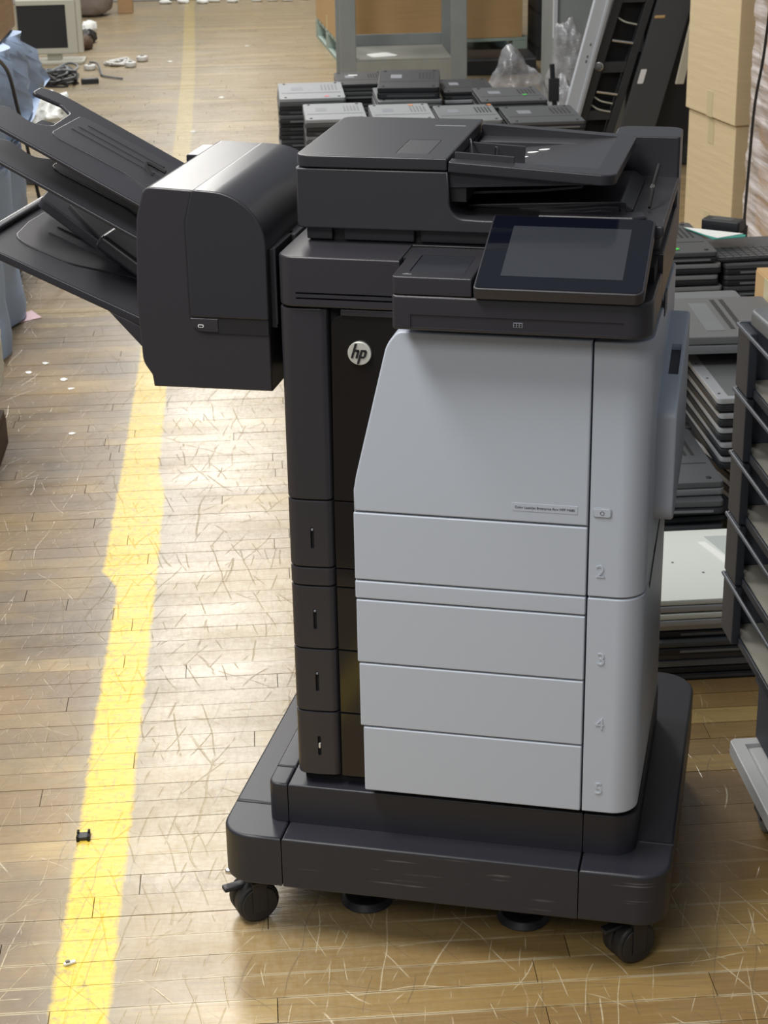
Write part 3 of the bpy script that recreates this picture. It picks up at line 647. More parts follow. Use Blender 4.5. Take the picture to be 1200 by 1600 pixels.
# ================================================================== laptops
def face_patch(bm, x0, x1, y0, y1, z, h=.0008): box(bm, x0, x1, y0, y1, z-.0003, z+h)
def laptop(kind, w=.26, d=.34, h=.030, parts=True, sticker=None, label='', rz=0, loc=(0,0,0), group=None, tilt=(0,0)):
    mats = {'grey': (LGRY, LDRK), 'mid': (LMID, LDRK), 'black': (LDRK, LBLK), 'jet': (LBLK, LBLK), 'silver': (LTOP, LBLK), 'white': (LWHT, LSIL), 'lid': (LTOP, LMID), 'dark': (LDRK, LMID), 'port': (LPRT, LBLK)}[kind]
    bm = mk(); prism(bm, fil([(-w/2,-d/2,.012),(w/2,-d/2,.012),(w/2,d/2,.012),(-w/2,d/2,.012)], 3), 'z', .0, h*.50, .003, 2)
    root = link('laptop', bm, mats[1]); root.location = loc; root.rotation_euler = (tilt[0], tilt[1], rz)
    tag(root, label, 'laptop', group)
    i = .0015; bm = mk(); prism(bm, fil([(-w/2+i,-d/2+i,.011),(w/2-i,-d/2+i,.011),(w/2-i,d/2-i,.011),(-w/2+i,d/2-i,.011)], 3), 'z', h*.54, h, .003, 2)
    link('shell', bm, mats[0] if kind != 'silver' else LSIL, root)
    if kind in ('black', 'jet', 'silver', 'mid', 'lid'):
        bm = mk(); box(bm, -w*.34, w*.42, -d/2-.0005, -d/2+.004, h*.17, h*.36); link('edge_port', bm, LMID if kind != 'jet' else LDRK, root)
    if not parts: return root
    if kind == 'silver':
        bm = mk(); box(bm, -w/2+.028, w/2-.012, -d/2+.02, d/2-.012, h-.001, h+.0008); link('lid_inset', bm, LTOP, root)
        for y in (-.4, -.1, .2):
            bm = mk(); cyl(bm, (-w/2+.013, y*d, h+.0003), .003, .001, 'z', 8); link('screw', bm, VENT, root)
    elif kind == 'white':
        bm = mk(); prism(bm, [(.01,d*.38),(w*.36,d*.38),(w*.40,-d*.28),(w*.17,-d*.2)], 'z', h-.001, h+.0008); link('grey_panel', bm, LWG, root)
        bm = mk(); prism(bm, [(-.008,d*.30),(.006,d*.30),(w*.16,-d*.16),(w*.10,-d*.16)], 'z', h-.001, h+.001); link('label_strip', bm, WPAP, root)
        for x, y in ((-.25,.30),(-.10,-.14),(-.25,.02),(.12,-.17),(-.42,-.33),(.40,.43)):
            bm = mk(); cyl(bm, (x*w, y*d, h+.0003), .0028, .001, 'z', 8); link('screw', bm, VENT if y > .2 else LMID, root)
    elif kind == 'lid':
        bm = mk(); box(bm, -w*.04, w*.08, -d*.35, d*.34, h-.001, h+.0008); link('pale_stripe', bm, LMID, root)
        bm = mk(); box(bm, w*.12, w*.15, -d*.32, d*.42, h-.001, h+.0008); box(bm, w*.18, w*.21, -d*.32, d*.42, h-.001, h+.0008); link('dark_stripe', bm, LBLK, root)
    else:
        bm = mk()
        for k in range(5): box(bm, w*(.16+.055*k), w*(.185+.055*k), d*-.02, d*.32, h-.002, h+.0006)
        link('vent_grille', bm, VENT if kind != 'grey' else LMID, root)
        bm = mk(); box(bm, -w*.45, w*.45, -d*.17, -d*.155, h-.002, h+.0004); link('battery_seam', bm, VENT, root)
        for x, y in ((-.4,-.42),(.4,-.42),(-.4,.42),(.4,.42)):
            bm = mk(); cyl(bm, (x*w, y*d, h+.0005), .006, .003, 'z', 10, bev=.001); link('rubber_foot', bm, VENT, root)
        bm = mk(); box(bm, -w*.30, -w*.12, d*.02, d*.22, h-.001, h+.0006); link('label_sticker', bm, PATCH, root)
    if sticker:
        sm, sx, sy = sticker; bm = mk(); vs = cyl(bm, (0, 0, 0), .010, .001, 'z', 16); bmesh.ops.transform(bm, matrix=Matrix.Translation((sx*w, sy*d, h+.0013)), verts=vs)
        o = link('round_sticker', bm, sm, root)
    return root
PROTO = {}
def layer(kind, w, d, h, label, group, loc, rz, tilt=(0, 0)):
    key = (kind, w, d, h)
    if key not in PROTO:
        r = laptop(kind, w, d, h, parts=False, label=label, group=group); PROTO[key] = r
    else: r = copy_tree(PROTO[key])
    r['label'] = label; r['group'] = group; r.location = loc; r.rotation_euler = (tilt[0], tilt[1], rz); return r
def stack(s, t, n, kinds, w, d, h, topkind, toplabel, label, group, sticker=None, z0=0, jit=.004, rz=0, topw=None, gap=.0012):
    z = z0
    for k in range(n-1):
        layer(kinds[k % len(kinds)], w, d, h, label+', '+nth(n-1-k), group, FL(s+random.uniform(-jit, jit), t+random.uniform(-jit, jit), z), ANG+rz+R(random.uniform(-.5, .5)))
        z += h+gap
    return laptop(topkind, w, d, h, sticker=sticker, label=toplabel, rz=ANG+rz, loc=FL(s, t, z), group=None), z+h
# behind the printer, in the distance
HB = .0320
stack(-.185, 5.38, 13, ['jet','black','jet'], .27, .40, HB, 'grey', 'light grey upside-down laptop with a pink sticker, topmost of the stack at the aisle edge', 'black laptop in the aisle edge stack under the light grey one', 'laptops in the aisle edge stack', (RED, .22, -.40), jit=.010)
stack(-.110, 4.93, 13, ['mid','jet'], .24, .36, HB-.0008, 'grey', 'scuffed grey upside-down laptop just behind the left rear corner of the document feeder', 'laptop in the leftmost grey stack just behind the feeder', 'laptops in the front left stack')
stack(.150, 4.90, 13, ['mid','jet'], .24, .36, HB-.0012, 'grey', 'grey upside-down laptop with an orange sticker behind the middle of the feeder cover', 'laptop in the second grey stack just behind the feeder', 'laptops in the second front stack', (ORG, .2, .38))
stack(.405, 4.88, 13, ['mid','black'], .24, .36, HB-.0018, 'mid', 'mid grey upside-down laptop with an orange sticker at its right rear, behind the feeder opening', 'laptop in the third grey stack just behind the feeder', 'laptops in the third front stack', (ORG, .44, .44))
stack(.690, 4.84, 13, ['black','jet'], .29, .36, HB-.0022, 'black', 'black upside-down laptop with pale labels directly behind the feeder input tray', 'black laptop in the stack behind the input tray', 'laptops in the stack behind the input tray')
stack(.620, 5.24, 13, ['black','jet'], .27, .34, HB-.0012, 'black', 'black upside-down laptop with a green sticker beside the clear plastic bags', 'black laptop in the stack beside the clear bags', 'laptops in the stack beside the bags', (GRN, .22, -.1))
stack(.050, 5.88, 12, ['black','jet'], .22, .34, HB, 'jet', 'black laptop at the left rear of the pile with a white label', 'black laptop in the left rear stack before the cart', 'laptops in the left rear stack')
stack(.222, 5.50, 12, ['mid','black'], .27, .36, HB-.001, 'mid', 'grey laptop lying under the thick black one in front of the cart', 'laptop in the middle stack before the steel cart', 'laptops in the middle rear stack')
laptop('jet', .26, .36, .045, label='thick black laptop lying tilted on top of the middle stack', rz=ANG+R(-6), loc=FL(.235, 5.53, 12*(HB+.0002)+.012), tilt=(R(3), 0))
stack(.482, 5.60, 12, ['silver','jet'], .22, .34, HB, 'jet', 'black laptop with a small white square label, right of the thick black one', 'laptop in the stack right of the thick black one', 'laptops in the right rear stack')
bm = mk(); face_patch(bm, -.02, .02, -.02, .0, 0); o = link('paper_label', bm, WPAP); o.location = FL(.02, 5.96, 12*(HB+.0012)); o.rotation_euler = (0, 0, ANG); tag(o, 'small white paper label lying on the left rear black laptop', 'label')
# laptops standing on edge against the front left stack
for k in range(2):
    o = layer('grey' if k % 2 else 'jet', .24, .34, .028, ['black', 'grey'][k]+' laptop standing on edge against the front left grey stack', 'laptops standing on edge', FL(-.280-.034*k, 4.86+.03*k, .1215), ANG)
    o.rotation_euler = (0, R(88), ANG)
# ---- right side pile
# white laptops low beside the printer
WS, WT = .455, 1.05
for k, (kd, lb) in enumerate((('jet', None), ('dark', None), ('black', None), ('silver', None))):
    layer(kd, .33, .34, .028, 'dark laptop beneath the white ones beside the printer, '+nth(3-k), 'dark laptops under the white ones', FL(WS+.004*k, WT+random.uniform(-.01, .01), .0295*k), ANG)
laptop('white', .33, .34, .026, label='white laptop base directly under the uppermost white one', rz=ANG+R(.4), loc=FL(WS-.003, WT-.002, .1182))
laptop('white', .33, .34, .026, label='uppermost white laptop base with a grey panel, right of the printer near the floor', rz=ANG, loc=FL(WS, WT, .1470))
# dark stack behind the white one
for k in range(7):
    layer('jet' if k % 2 else 'black', .30, .36, .030, 'black laptop in the low dark stack behind the white laptops, '+nth(7-k), 'low dark stack', FL(.385+.02*(k % 2), 1.445+.012*(k % 3), .0312*k), ANG+R(2*(k % 3-1)))
laptop('dark', .30, .34, .030, label='dark grey laptop on top of the low dark stack behind the white laptops', rz=ANG, loc=FL(.385, 1.46, .2190))
# silver edged stack on a support stack
for k in range(7):
    if k < 3: layer('jet', .30, .34, .0295, 'black laptop at the bottom of the silver-edged stack, '+nth(2-k), 'black laptops under the silver-edged ones', FL(.745, 1.63, .0305*k), ANG)
    else: layer('silver', .30, .33, .0295, 'turned silver-edged laptop low in the stack by the side door, '+nth(6-k), 'turned silver-edged laptops', FL(.745, 1.63, .0305*k), ANG+R(9+2*(k % 2)))
for k in range(5):
    lb = ['lowest', 'second lowest', 'middle', 'second highest', 'uppermost'][k]
    laptop('silver', .32, .36, .030, label='%s silver-edged laptop in the stack right of the side door' % lb, rz=ANG+R(.8*(k % 2)), loc=FL(.722-.004*k, 1.625-.002*k, .2145+.0345*k))
# big grey laptop stack
for k in range(12):
    layer('mid', .30, .36, .0335, 'grey laptop below the broad striped one, '+nth(12-k), 'laptops under the striped one', FL(.625, 2.00, .0347*k), ANG)
laptop('lid', .36, .33, .040, label='broad grey laptop with two dark stripes across its top, right of the side door', rz=ANG+R(-2), loc=FL(.600, 1.81, .4175))
# black laptops with visible edges
for k in range(14):
    layer('port', .28, .34, .0265, 'grey-edged laptop in the tall stack behind the striped one, '+nth(14-k), 'tall stack with grey port edges', FL(.650+.006*(k % 3), 2.57, .0307*k), ANG, )
laptop('black', .28, .34, .028, label='black laptop with two green stickers on top of the tall stack under the cardboard boxes', rz=ANG, loc=FL(.645, 2.57, .4300), sticker=(GRN, .12, -.38))
bm = mk(); vs = cyl(bm, (0, 0, 0), .009, .001, 'z', 16)
o = link('round_sticker', bm, GRN); o.location = FL(.725, 2.70, .4602-.0015); tag(o, 'green round sticker at the rear of the black laptop nearest the cardboard boxes', 'sticker')
# second heap to its right
for k in range(14):
    layer('black', .27, .30, .0290, 'black laptop in the pile below the loose keyboard, '+nth(13-k), 'laptops below the loose keyboard', FL(.94, 2.56, .0300*k), ANG)
def keyboard(label, loc, rz, tilt=(0, 0), w=.30, d=.13):
    bm = mk(); box(bm, -w/2, w/2, -d/2, d/2, 0, .008, .002); k = link('keyboard', bm, LBLK); k.location = loc; k.rotation_euler = (tilt[0], tilt[1], rz); tag(k, label, 'keyboard')
    for r in range(5):
        bm = mk()
        for c in range(13): box(bm, -w/2+.012+c*.0215, -w/2+.030+c*.0215, -d/2+.010+r*.0225, -d/2+.029+r*.0225, .008, .0105)
        o = link('key_row', bm, LDRK, k)
    return k
keyboard('loose black keyboard lying on the black laptops below the cardboard box', FL(.93, 2.50, .4215), ANG+R(4))
keyboard('loose black keyboard leaning at the foot of the wrapped pallet', FL(.98, 2.28, .3105), ANG)
for k in range(3):
    bm = mk(); box(bm, -.15, .15, -.010, .010, 0, .03, .003); o = link('laptop_battery', bm, LBLK); o.location = FL(.90+.05*k, 2.22, .3225); o.rotation_euler = (0, 0, ANG-R(62)); tag(o, ['leftmost', 'middle', 'rightmost'][k]+' long black laptop battery lying across the second loose keyboard', 'battery', 'crossed laptop batteries')
    bm = mk(); box(bm, -.148, -.06, -.0105, -.008, .008, .022); link('contact_strip', bm, LSIL if k == 0 else LMID, o)
for k in range(10):
    layer('jet', .25, .26, .030, 'black laptop in the pile under the crossed batteries, '+nth(9-k), 'laptops under the batteries', FL(.955, 2.22, .031*k), ANG)
# power adapter and papers
bm = mk(); box(bm, -.055, .055, -.026, .026, 0, .032, .006, 3); o = link('power_adapter', bm, LBLK); o.location = FL(.86, 2.66, .4525); o.rotation_euler = (0, 0, ANG-R(35)); tag(o, 'black power adapter brick lying behind the white paper', 'adapter')
bm = mk(); box(bm, -.030, .030, -.020, .020, .0318, .0324); link('adapter_label', bm, LDRK, o)
bm = mk(); prism(bm, [(-.07,.10),(.075,.0),(.068,-.022),(-.022,-.035)], 'z', 0, .002); o = link('folder', bm, TEAL); o.location = FL(.822, 2.555, .4610); o.rotation_euler = (0, 0, ANG); tag(o, 'teal folder on the black laptops beneath the white paper', 'folder')
bm = mk(); prism(bm, [(-.072,.104),(.070,.008),(-.010,-.030),(-.034,.01)], 'z', .0025, .0035); o = link('paper_sheet', bm, WPAP); o.location = FL(.822, 2.555, .4610); o.rotation_euler = (0, 0, ANG); tag(o, 'white sheet of paper lying on the teal folder', 'paper')

# ================================================================== cardboard, wrapped goods
def carton(name, label, loc, rz, w, d, h, mat, flap=True, tape=True, group=None):
    """loc is the near corner; box runs +x (w), +y (d), +z (h) in its own frame"""
    bm = mk(); box(bm, 0, w, 0, d, 0, h, .004, 2); o = link(name, bm, mat); o.location = loc; o.rotation_euler = (0, 0, rz); tag(o, label, 'box', group)
    if flap:
        bm = mk(); box(bm, .002, w-.002, .001, d/2-.001, h-.0005, h+.003, .001); link('top_flap', bm, mat, o)
        bm = mk(); box(bm, .002, w-.002, d/2+.001, d-.001, h-.0005, h+.003, .001); link('top_flap', bm, mat, o)
    if tape:
        bm = mk(); box(bm, -.0012, .0005, d/2-.024, d/2+.024, h-.09, h+.0005); box(bm, -.0012, .0005, d/2-.024, d/2+.024, 0, .09); link('tape_strip', bm, TAPE, o)
    return o
BR = R(27); C0 = Vector((.048, 4.160, 0))
def CB(x, y, z): return C0 + Vector((math.cos(BR)*x-math.sin(BR)*y, math.sin(BR)*x+math.cos(BR)*y, z))
carton('cardboard_box', 'pale cardboard box standing below the tall one beside the wrapped pallet', CB(.01, .01, .06), BR, .40, .40, .425, CARD)
carton('cardboard_box', 'tall pale cardboard box upper in the column beside the wrapped pallet', CB(0, 0, .490), BR, .42, .42, .60, CARD)
bm = mk()
for i in range(3): box(bm, 0, .42, .01+.17*i, .10+.17*i, .0, .022, .002)
for i in range(3): box(bm, .01+.15*i, .10+.15*i, .01, .44, .022, .058, .002)
o = link('wooden_pallet', bm, BRWN); o.location = CB(0, 0, 0); o.rotation_euler = (0, 0, BR); tag(o, 'small wooden pallet under the column of pale cardboard boxes', 'pallet')
carton('cardboard_box', 'cardboard box whose edge shows at the right border beside the striped laptop', FL(.790, 1.845, 0), ANG, .40, .215, .50, CARDO)
# wrapped pallet
WPx, WPt0, WPt1 = 1.25, 2.75, 3.90
wp = thing('wrapped_pallet', 'pallet load of cartons wound in clear stretch film with a black cord hanging on it', 'pallet', FL(WPx, WPt0, 0), ANG)
bm = mk()
for i in range(6): box(bm, .02, 1.1, .02+i*.21, .12+i*.21, 0, .09, .003)
link('pallet_base', bm, BRWN, wp)
random.seed(11)
for zi in range(5):
    for yi in range(3):
        bm = mk(); y0 = .03+yi*.37; box(bm, .03+random.uniform(0, .012), .9, y0, y0+.355, .095+zi*.30, .095+zi*.30+.29, .006); link('wrapped_carton', bm, CARDB if (zi+yi) % 2 else CARDO, wp)
bm = mk(); NY, NZ = 70, 110
def wr(y, z):
    a = noise.noise(Vector((y*5+z*3, z*14-y*6, 0)))*.010 + noise.noise(Vector((y*16, z*40-y*18, 5)))*.005
    return .006 + a - .012*abs(math.sin(z*math.pi/.3))*0
g_ = []
path = [(.9, 0.0)]+[(.9-(.9)*i/20., -.0) for i in range(1, 21)]+[(0, 1.15*i/NY) for i in range(1, NY+1)]+[(.9*i/20., 1.15) for i in range(1, 21)]
for zi in range(NZ+1):
    z = .07+1.56*zi/NZ; row = []
    for (px_, py_) in path:
        n_ = wr(px_+py_, z); row.append(bm.verts.new((px_+n_, py_+(n_ if py_ < .01 else 0), z)))
    g_.append(row)
for a, b in zip(g_, g_[1:]):
    for i in range(len(path)-1): bm.faces.new((a[i], a[i+1], b[i+1], b[i]))
o = link('stretch_film', bm, WRAP, wp, ang=60)
# hanging cord with plug, hooked over the film
cd = mk(); tube(cd, [FL(1.30, 3.66, 1.66), FL(1.2, 3.60, 1.50), FL(1.215, 3.58, 1.05), FL(1.22, 3.63, .80), FL(1.21, 3.67, .62), FL(1.205, 3.68, .41), FL(1.20, 3.68, .23)], .0048, 8, 5)
cord = link('hanging_cable', cd, CBLK); tag(cord, 'black power cord with a plug hanging in front of the wrapped pallet', 'cord')
bm = mk(); box(bm, -.013, .013, -.010, .010, -.058, 0, .004, 2); cyl(bm, (0, 0, .010), .008, .03, 'z', 10, r2=.005); pg = link('plug', bm, CBLK, cord); pg.location = FL(1.20, 3.68, .215)
for dx in (-.007, .007):
    bm = mk(); box(bm, dx-.001, dx+.001, -.003, .003, -.078, -.056); o = link('plug_blade', bm, LMID, pg)

# ================================================================== leaning equipment behind the printer
def lean(name, label, cat, u0, u1, t, z0, z1, shear, d, mat, parent=None):
    """flat panel in the plane t, between u0..u1 at z=0, leaning by shear metres per metre of height"""
    bm = mk(); v = []
    for tt in (t, t+d):
        for (u, z) in ((u0+shear*z0, z0), (u1+shear*z0, z0), (u1+shear*z1, z1), (u0+shear*z1, z1)): v.append(bm.verts.new(FL(u, tt, z)))
    for q in ((0,1,2,3),(7,6,5,4),(0,4,5,1),(1,5,6,2),(2,6,7,3),(3,7,4,0)): bm.faces.new([v[i] for i in q])
    bmesh.ops.bevel(bm, geom=list(bm.edges), offset=.003, segments=2, profile=.5, affect='EDGES')
    o = link(name, bm, mat, parent)
    if label: tag(o, label, cat)
    return o
T = 5.60; SHR = .285
o = lean('pale_panel', 'long pale grey panel leaning beside the clear bags and the black rack', 'panel', .838, .912, T-.03, 0, 1.05, SHR*.9, .04, LBAR)
lean('panel_ridge', None, None, .888, .903, T-.036, .01, 1.04, SHR*.9, .008, LBAR, o)
for zz in (.48, .50, .55):
    lean('printed_mark', None, None, .868, .873, T-.0315, zz, zz+.012, SHR*.9, .003, PRNT, o)
rk = thing('leaning_rack', 'black metal frame with cross rollers leaning beside the pale grey panel', 'rack', FL(1.0, T, 0))
def rk_lean(nm, u0, u1, z0, z1, mat, t=T, d=.05): 
    o = lean(nm, None, None, u0, u1, t, z0, z1, SHR, d, mat); o.parent = rk; o.matrix_parent_inverse = Matrix.Translation(-rk.location); return o
rk_lean('side_rail', .905, .945, 0, 1.05, RACK); rk_lean('side_rail', 1.045, 1.080, 0, 1.05, RACK)
rk_lean('back_sheet', .94, 1.05, 0, 1.05, GAP, T+.07, .01)
for z0, z1, m_ in ((.43, .475, RACK), (.23, .27, RACK), (.72, .78, RACK)): rk_lean('cross_plate', .945, 1.045, z0, z1, m_, T+.005, .03)
for zz in (.345, .560):
    bm = mk(); c0 = FL(.950+SHR*zz, T-.004, zz+.008); c1 = FL(1.040+SHR*zz, T-.004, zz-.006); tube(bm, [c0, c1], .006, 8, smooth=False)
    o = link('roller_rod', bm, CHRO, rk); o.matrix_parent_inverse = Matrix.Translation(-rk.location)
for zz in (.265, .63, .30):
    bm = mk(); tube(bm, [FL(.955+SHR*zz, T+.02, zz+.03), FL(.985+SHR*zz, T, zz+.012), FL(1.035+SHR*zz, T, zz)], .0035, 6); o = link('wire_arm', bm, BEIGE, rk); o.matrix_parent_inverse = Matrix.Translation(-rk.location)
bm = mk(); cyl(bm, FL(.925+SHR*.46, T-.006, .46), .020, .012, 'y', 18, bev=.004); o = link('roller_cap', bm, CHRO, rk); o.matrix_parent_inverse = Matrix.Translation(-rk.location)
dp = lean('metal_sheet', 'flat dark grey panel with a white sticker leaning right of the black rack', 'panel', 1.105, 1.255, T-.02, 0, 1.05, SHR*.93, .03, PANEL)
lean('white_sticker', None, None, 1.118, 1.143, T-.0225, .385, .445, SHR*.93, .003, WHT, dp)
lean('orange_tab', None, None, 1.11, 1.155, T-.0225, .655, .668, SHR*.93, .004, CARDO, dp)
cs = lean('foam_strip', 'narrow cream foam strip hanging beside the dark grey panel', 'strip', 1.292, 1.327, T-.10, .39, 1.10, .20, .02, CREAM)
# added dark block filling the void between leaning panel and cartons
bm = mk(); box(bm, 1.20, 1.62, 5.72, 6.3, 0, 1.10, .01); o = link('dark_void_block', bm, plastic('void_dark_grey', (.030, .031, .028), .6)); o.rotation_euler = (0, 0, ANG); tag(o, 'dark block filling the void behind the leaning grey panel', 'cabinet')
bm = mk(); box(bm, 1.215, 1.60, 5.716, 5.722, .1, 1.08, .002); link('void_block_front', bm, LBLK, o)
bm = mk(); box(bm, 1.25, 1.27, 5.700, 5.718, .5, .62, .003); link('void_block_bar', bm, LMID, o)
# grey metal cabinet and dark shelf behind
bm = mk(); box(bm, 1.105, 1.40, 7.0, 7.5, 0, 1.2, .006); o = link('grey_locker', bm, STEEL); o.rotation_euler = (0, 0, ANG); tag(o, 'grey metal locker behind the clear plastic bags', 'cabinet')
bm = mk(); box(bm, 1.085, 1.105, 6.985, 7.02, .39, 1.2, .002); link('white_door_edge', bm, LBAR, o)
bm = mk(); box(bm, 1.125, 1.38, 6.992, 7.0, .03, 1.17, .003); link('locker_door', bm, STEEL, o)
sh_ = thing('shelf_unit', 'dark shelving unit at the back between the brown carton and the grey locker', 'shelf', FL(1.30, 8.9, 0), ANG)
for x in (0, .36):
    bm = mk(); box(bm, x, x+.03, 0, .4, 0, 1.0, .002); link('shelf_post', bm, LBLK, sh_)
for z in (.06, .27, .50, .8):
    bm = mk(); box(bm, .0, .39, 0, .4, z, z+.025, .002); link('shelf_board', bm, LDRK, sh_)
bm = mk(); box(bm, 0, .39, .39, .40, 0, 1, .001); link('shelf_back', bm, GAP, sh_)
for k, (x, m_) in enumerate(((.04, BEIGE), (.115, LMID), (.19, BRWN), (.27, LDRK))):
    bm = mk(); box(bm, 0, .06, 0, .2, 0, .09+.02*(k % 3), .006); o = link('parts_box', bm, m_); o.location = FL(1.30, 8.9, 0)+Matrix.Rotation(ANG, 3, 'Z')@Vector((x, .05, .2955)); o.rotation_euler = (0, 0, ANG)
    tag(o, '%s box on the dark shelf behind the plastic bags' % ['beige', 'mid grey', 'brown', 'dark grey'][k], 'box')
    bm = mk(); box(bm, -.001, .061, -.001, .201, .075, .082, .001); link('box_lid', bm, m_, o)

bm = mk(); box(bm, 0, .42, 0, .34, 0, .098, .006); o = link('dark_fill_box', bm, LBLK); o.location = FL(.80, 8.40, 0); o.rotation_euler = (0, 0, ANG); tag(o, 'low black box filling the dark gap between the steel cart and the clear bags', 'crate')  # added to darken the void below the brown carton
bm = mk(); box(bm, .004, .416, -.004, .344, .078, .092, .003); link('box_rim', bm, LDRK, o)
# ================================================================== steel cart, big carton on mint pallet
ct = thing('steel_cart', 'grey painted steel cart with a dusty low shelf in front of the big cartons', 'cart', FL(.067, 8.0, 0), ANG)
for x in (0, .615):
    for y in (0, .50):
        bm = mk(); box(bm, x, x+.088, y, y+.05, 0.0, 1.15, .005); link('cart_post', bm, STEEL, ct)
bm = mk(); box(bm, .086, .617, .005, .54, .155, .168, .003); link('cart_shelf', bm, STEELD, ct)
bm = mk(); box(bm, .086, .617, .0, .02, .0, .155, .003); link('cart_apron', bm, STEELD, ct)
bm = mk(); box(bm, .086, .617, .52, .54, .168, .232, .003); link('cart_back_panel', bm, STEEL, ct)
bm = mk(); box(bm, .0, .703, 0, .55, 1.13, 1.16, .004); link('cart_top', bm, STEEL, ct)
bm = mk(); prism(bm, fil([(.18,.05,.02),(.33,.08,.02),(.27,.22,.03),(.15,.16,.02)], 3), 'z', .1685, .173); o = link('paper_scrap', bm, WPAP); o.location = FL(.067, 8.0, 0); o.rotation_euler = (0, 0, ANG); tag(o, 'white paper scrap lying on the low shelf of the steel cart', 'paper')
mp = thing('mint_pallet', 'mint green painted pallet under the big brown carton', 'pallet', FL(.108, 8.93, 0), ANG+R(4))
for i in range(8):
    bm = mk(); box(bm, 0, 1.15, i*.172, i*.172+.11, .108, .128, .003); link('deck_board', bm, MINT, mp)
for x in (0, .53, 1.06):
    for y in (0, .62, 1.22):
        bm = mk(); box(bm, x, x+.09, y, y+.12, .02, .108, .003); link('pallet_block', bm, MINT, mp)
    bm = mk(); box(bm, x, x+.09, 0, 1.34, 0, .02, .002); link('bottom_board', bm, MINT, mp)
carton('cardboard_box', 'big brown carton on the mint green pallet behind the steel cart', FL(.108, 8.93, .1285), ANG+R(4), 1.12, 1.3, .95, CARDO)

# ================================================================== left side of the aisle
# stack covered by the blue cloth
st = thing('covered_stack', 'brown crate stack under the blue cloth at the left of the aisle', 'crate', FL(-1.27, 3.35, 0), ANG)
for k in range(3):
    bm = mk(); box(bm, -.6, 0, .0, .9, .02+k*.26, .27+k*.26, .006); link('crate_box', bm, BRWN, st)
    bm = mk(); box(bm, -.6, .004, -.004, .904, .245+k*.26, .268+k*.26, .004); link('box_rim', bm, BRWN, st)
edge = [(.83, 4.34), (.74, 4.62), (.64, 4.95), (.505, 5.19), (.545, 4.60), (.565, 4.26), (.50, 4.02), (.455, 3.95), (.36, 4.00), (.255, 4.09), (.17, 3.86), (.105, 3.775), (.05, 3.80), (.003, 3.84)]
edge = [(.83, 4.34), (.78, 4.49), (.72, 4.68), (.66, 4.88), (.60, 5.02), (.555, 5.08), (.535, 4.62), (.52, 4.22), (.49, 4.02), (.455, 3.95), (.36, 4.00), (.255, 4.09), (.17, 3.86), (.105, 3.79), (.05, 3.81), (.006, 3.84)]
bm = mk(); NC = 26; rows_ = []
for back in (0, 1):
    for (z, te) in edge:
        row = []
        for i in range(NC+1):
            tt = 3.1+(te-3.1)*i/NC
            n_ = .022*math.sin(tt*16+z*2.2)+.012*noise.noise(Vector((tt*7, z*9, 1)))
            row.append(bm.verts.new(FL(-1.225+n_-(.004 if back else 0)-.05*max(0, z-.7), tt, z)))
        rows_.append(row)
H = len(edge)
for q in (rows_[:H], rows_[H:]):
    for a, b in zip(q, q[1:]):
        for i in range(NC): bm.faces.new((a[i], a[i+1], b[i+1], b[i]))
tops = []
for k in range(6):
    row = [bm.verts.new(FL(-1.24-.03-.11*k, 3.1+(4.34-3.1)*i/NC, .835+.004*math.sin(i))) for i in range(NC+1)]; tops.append(row)
for a, b in zip([rows_[0]]+tops, tops):
    for i in range(NC): bm.faces.new((a[i], a[i+1], b[i+1], b[i]))
o = link('blue_cloth', bm, BLUE, ang=70); tag(o, 'pale blue cloth sheet hanging down over the crate stack at the left edge', 'cloth')
bm = mk(); tube(bm, [FL(-1.19, 3.30, .90), FL(-1.185, 3.62, .80), FL(-1.185, 3.78, .66), FL(-1.18, 3.86, .56), FL(-1.185, 3.98, .46), FL(-1.15, 4.02, .2), FL(-1.10, 4.08, .006)], .006, 7); o = link('hanging_cable', bm, CBLK); tag(o, 'thin black cord hanging down over the blue cloth', 'cord')
carton('cardboard_box', 'tan cardboard box standing on top of the blue cloth at the top left', FL(-1.645, 3.98, .842), ANG, .40, .42, .45, CARDB)
# white wrapped bundle on a dark pallet
bm = mk()
for i in range(4): box(bm, -.50, 0, .02+i*.20, .14+i*.20, .08, .10, .002)
for x in (-.5, -.27, -.06): box(bm, x, x+.06, .02, .76, 0, .08, .002)
o = link('wooden_pallet', bm, BRWN); o.location = FL(-1.118, 1.66, 0); o.rotation_euler = (0, 0, ANG); tag(o, 'dark wooden pallet under the white wrapped bundle at the left edge', 'pallet')
bm = mk(); bmesh.ops.create_icosphere(bm, subdivisions=5, radius=1)
for v in bm.verts:
    p = v.co.copy(); q = Vector([math.copysign(abs(c)**.55, c) for c in p])
    n_ = 1+.06*noise.noise(p*4)+.035*noise.noise(p*11); v.co = Vector((q.x*.27*n_, q.y*.36*n_, q.z*.155*n_+.255))
    v.co.z = max(v.co.z, .101)
o = link('wrapped_bundle', bm, BAGW, ang=60); o.location = FL(-1.375, 2.22, 0); o.rotation_euler = (0, 0, ANG); tag(o, 'bundle in crumpled white plastic sheet on a pallet at the left edge', 'bundle')
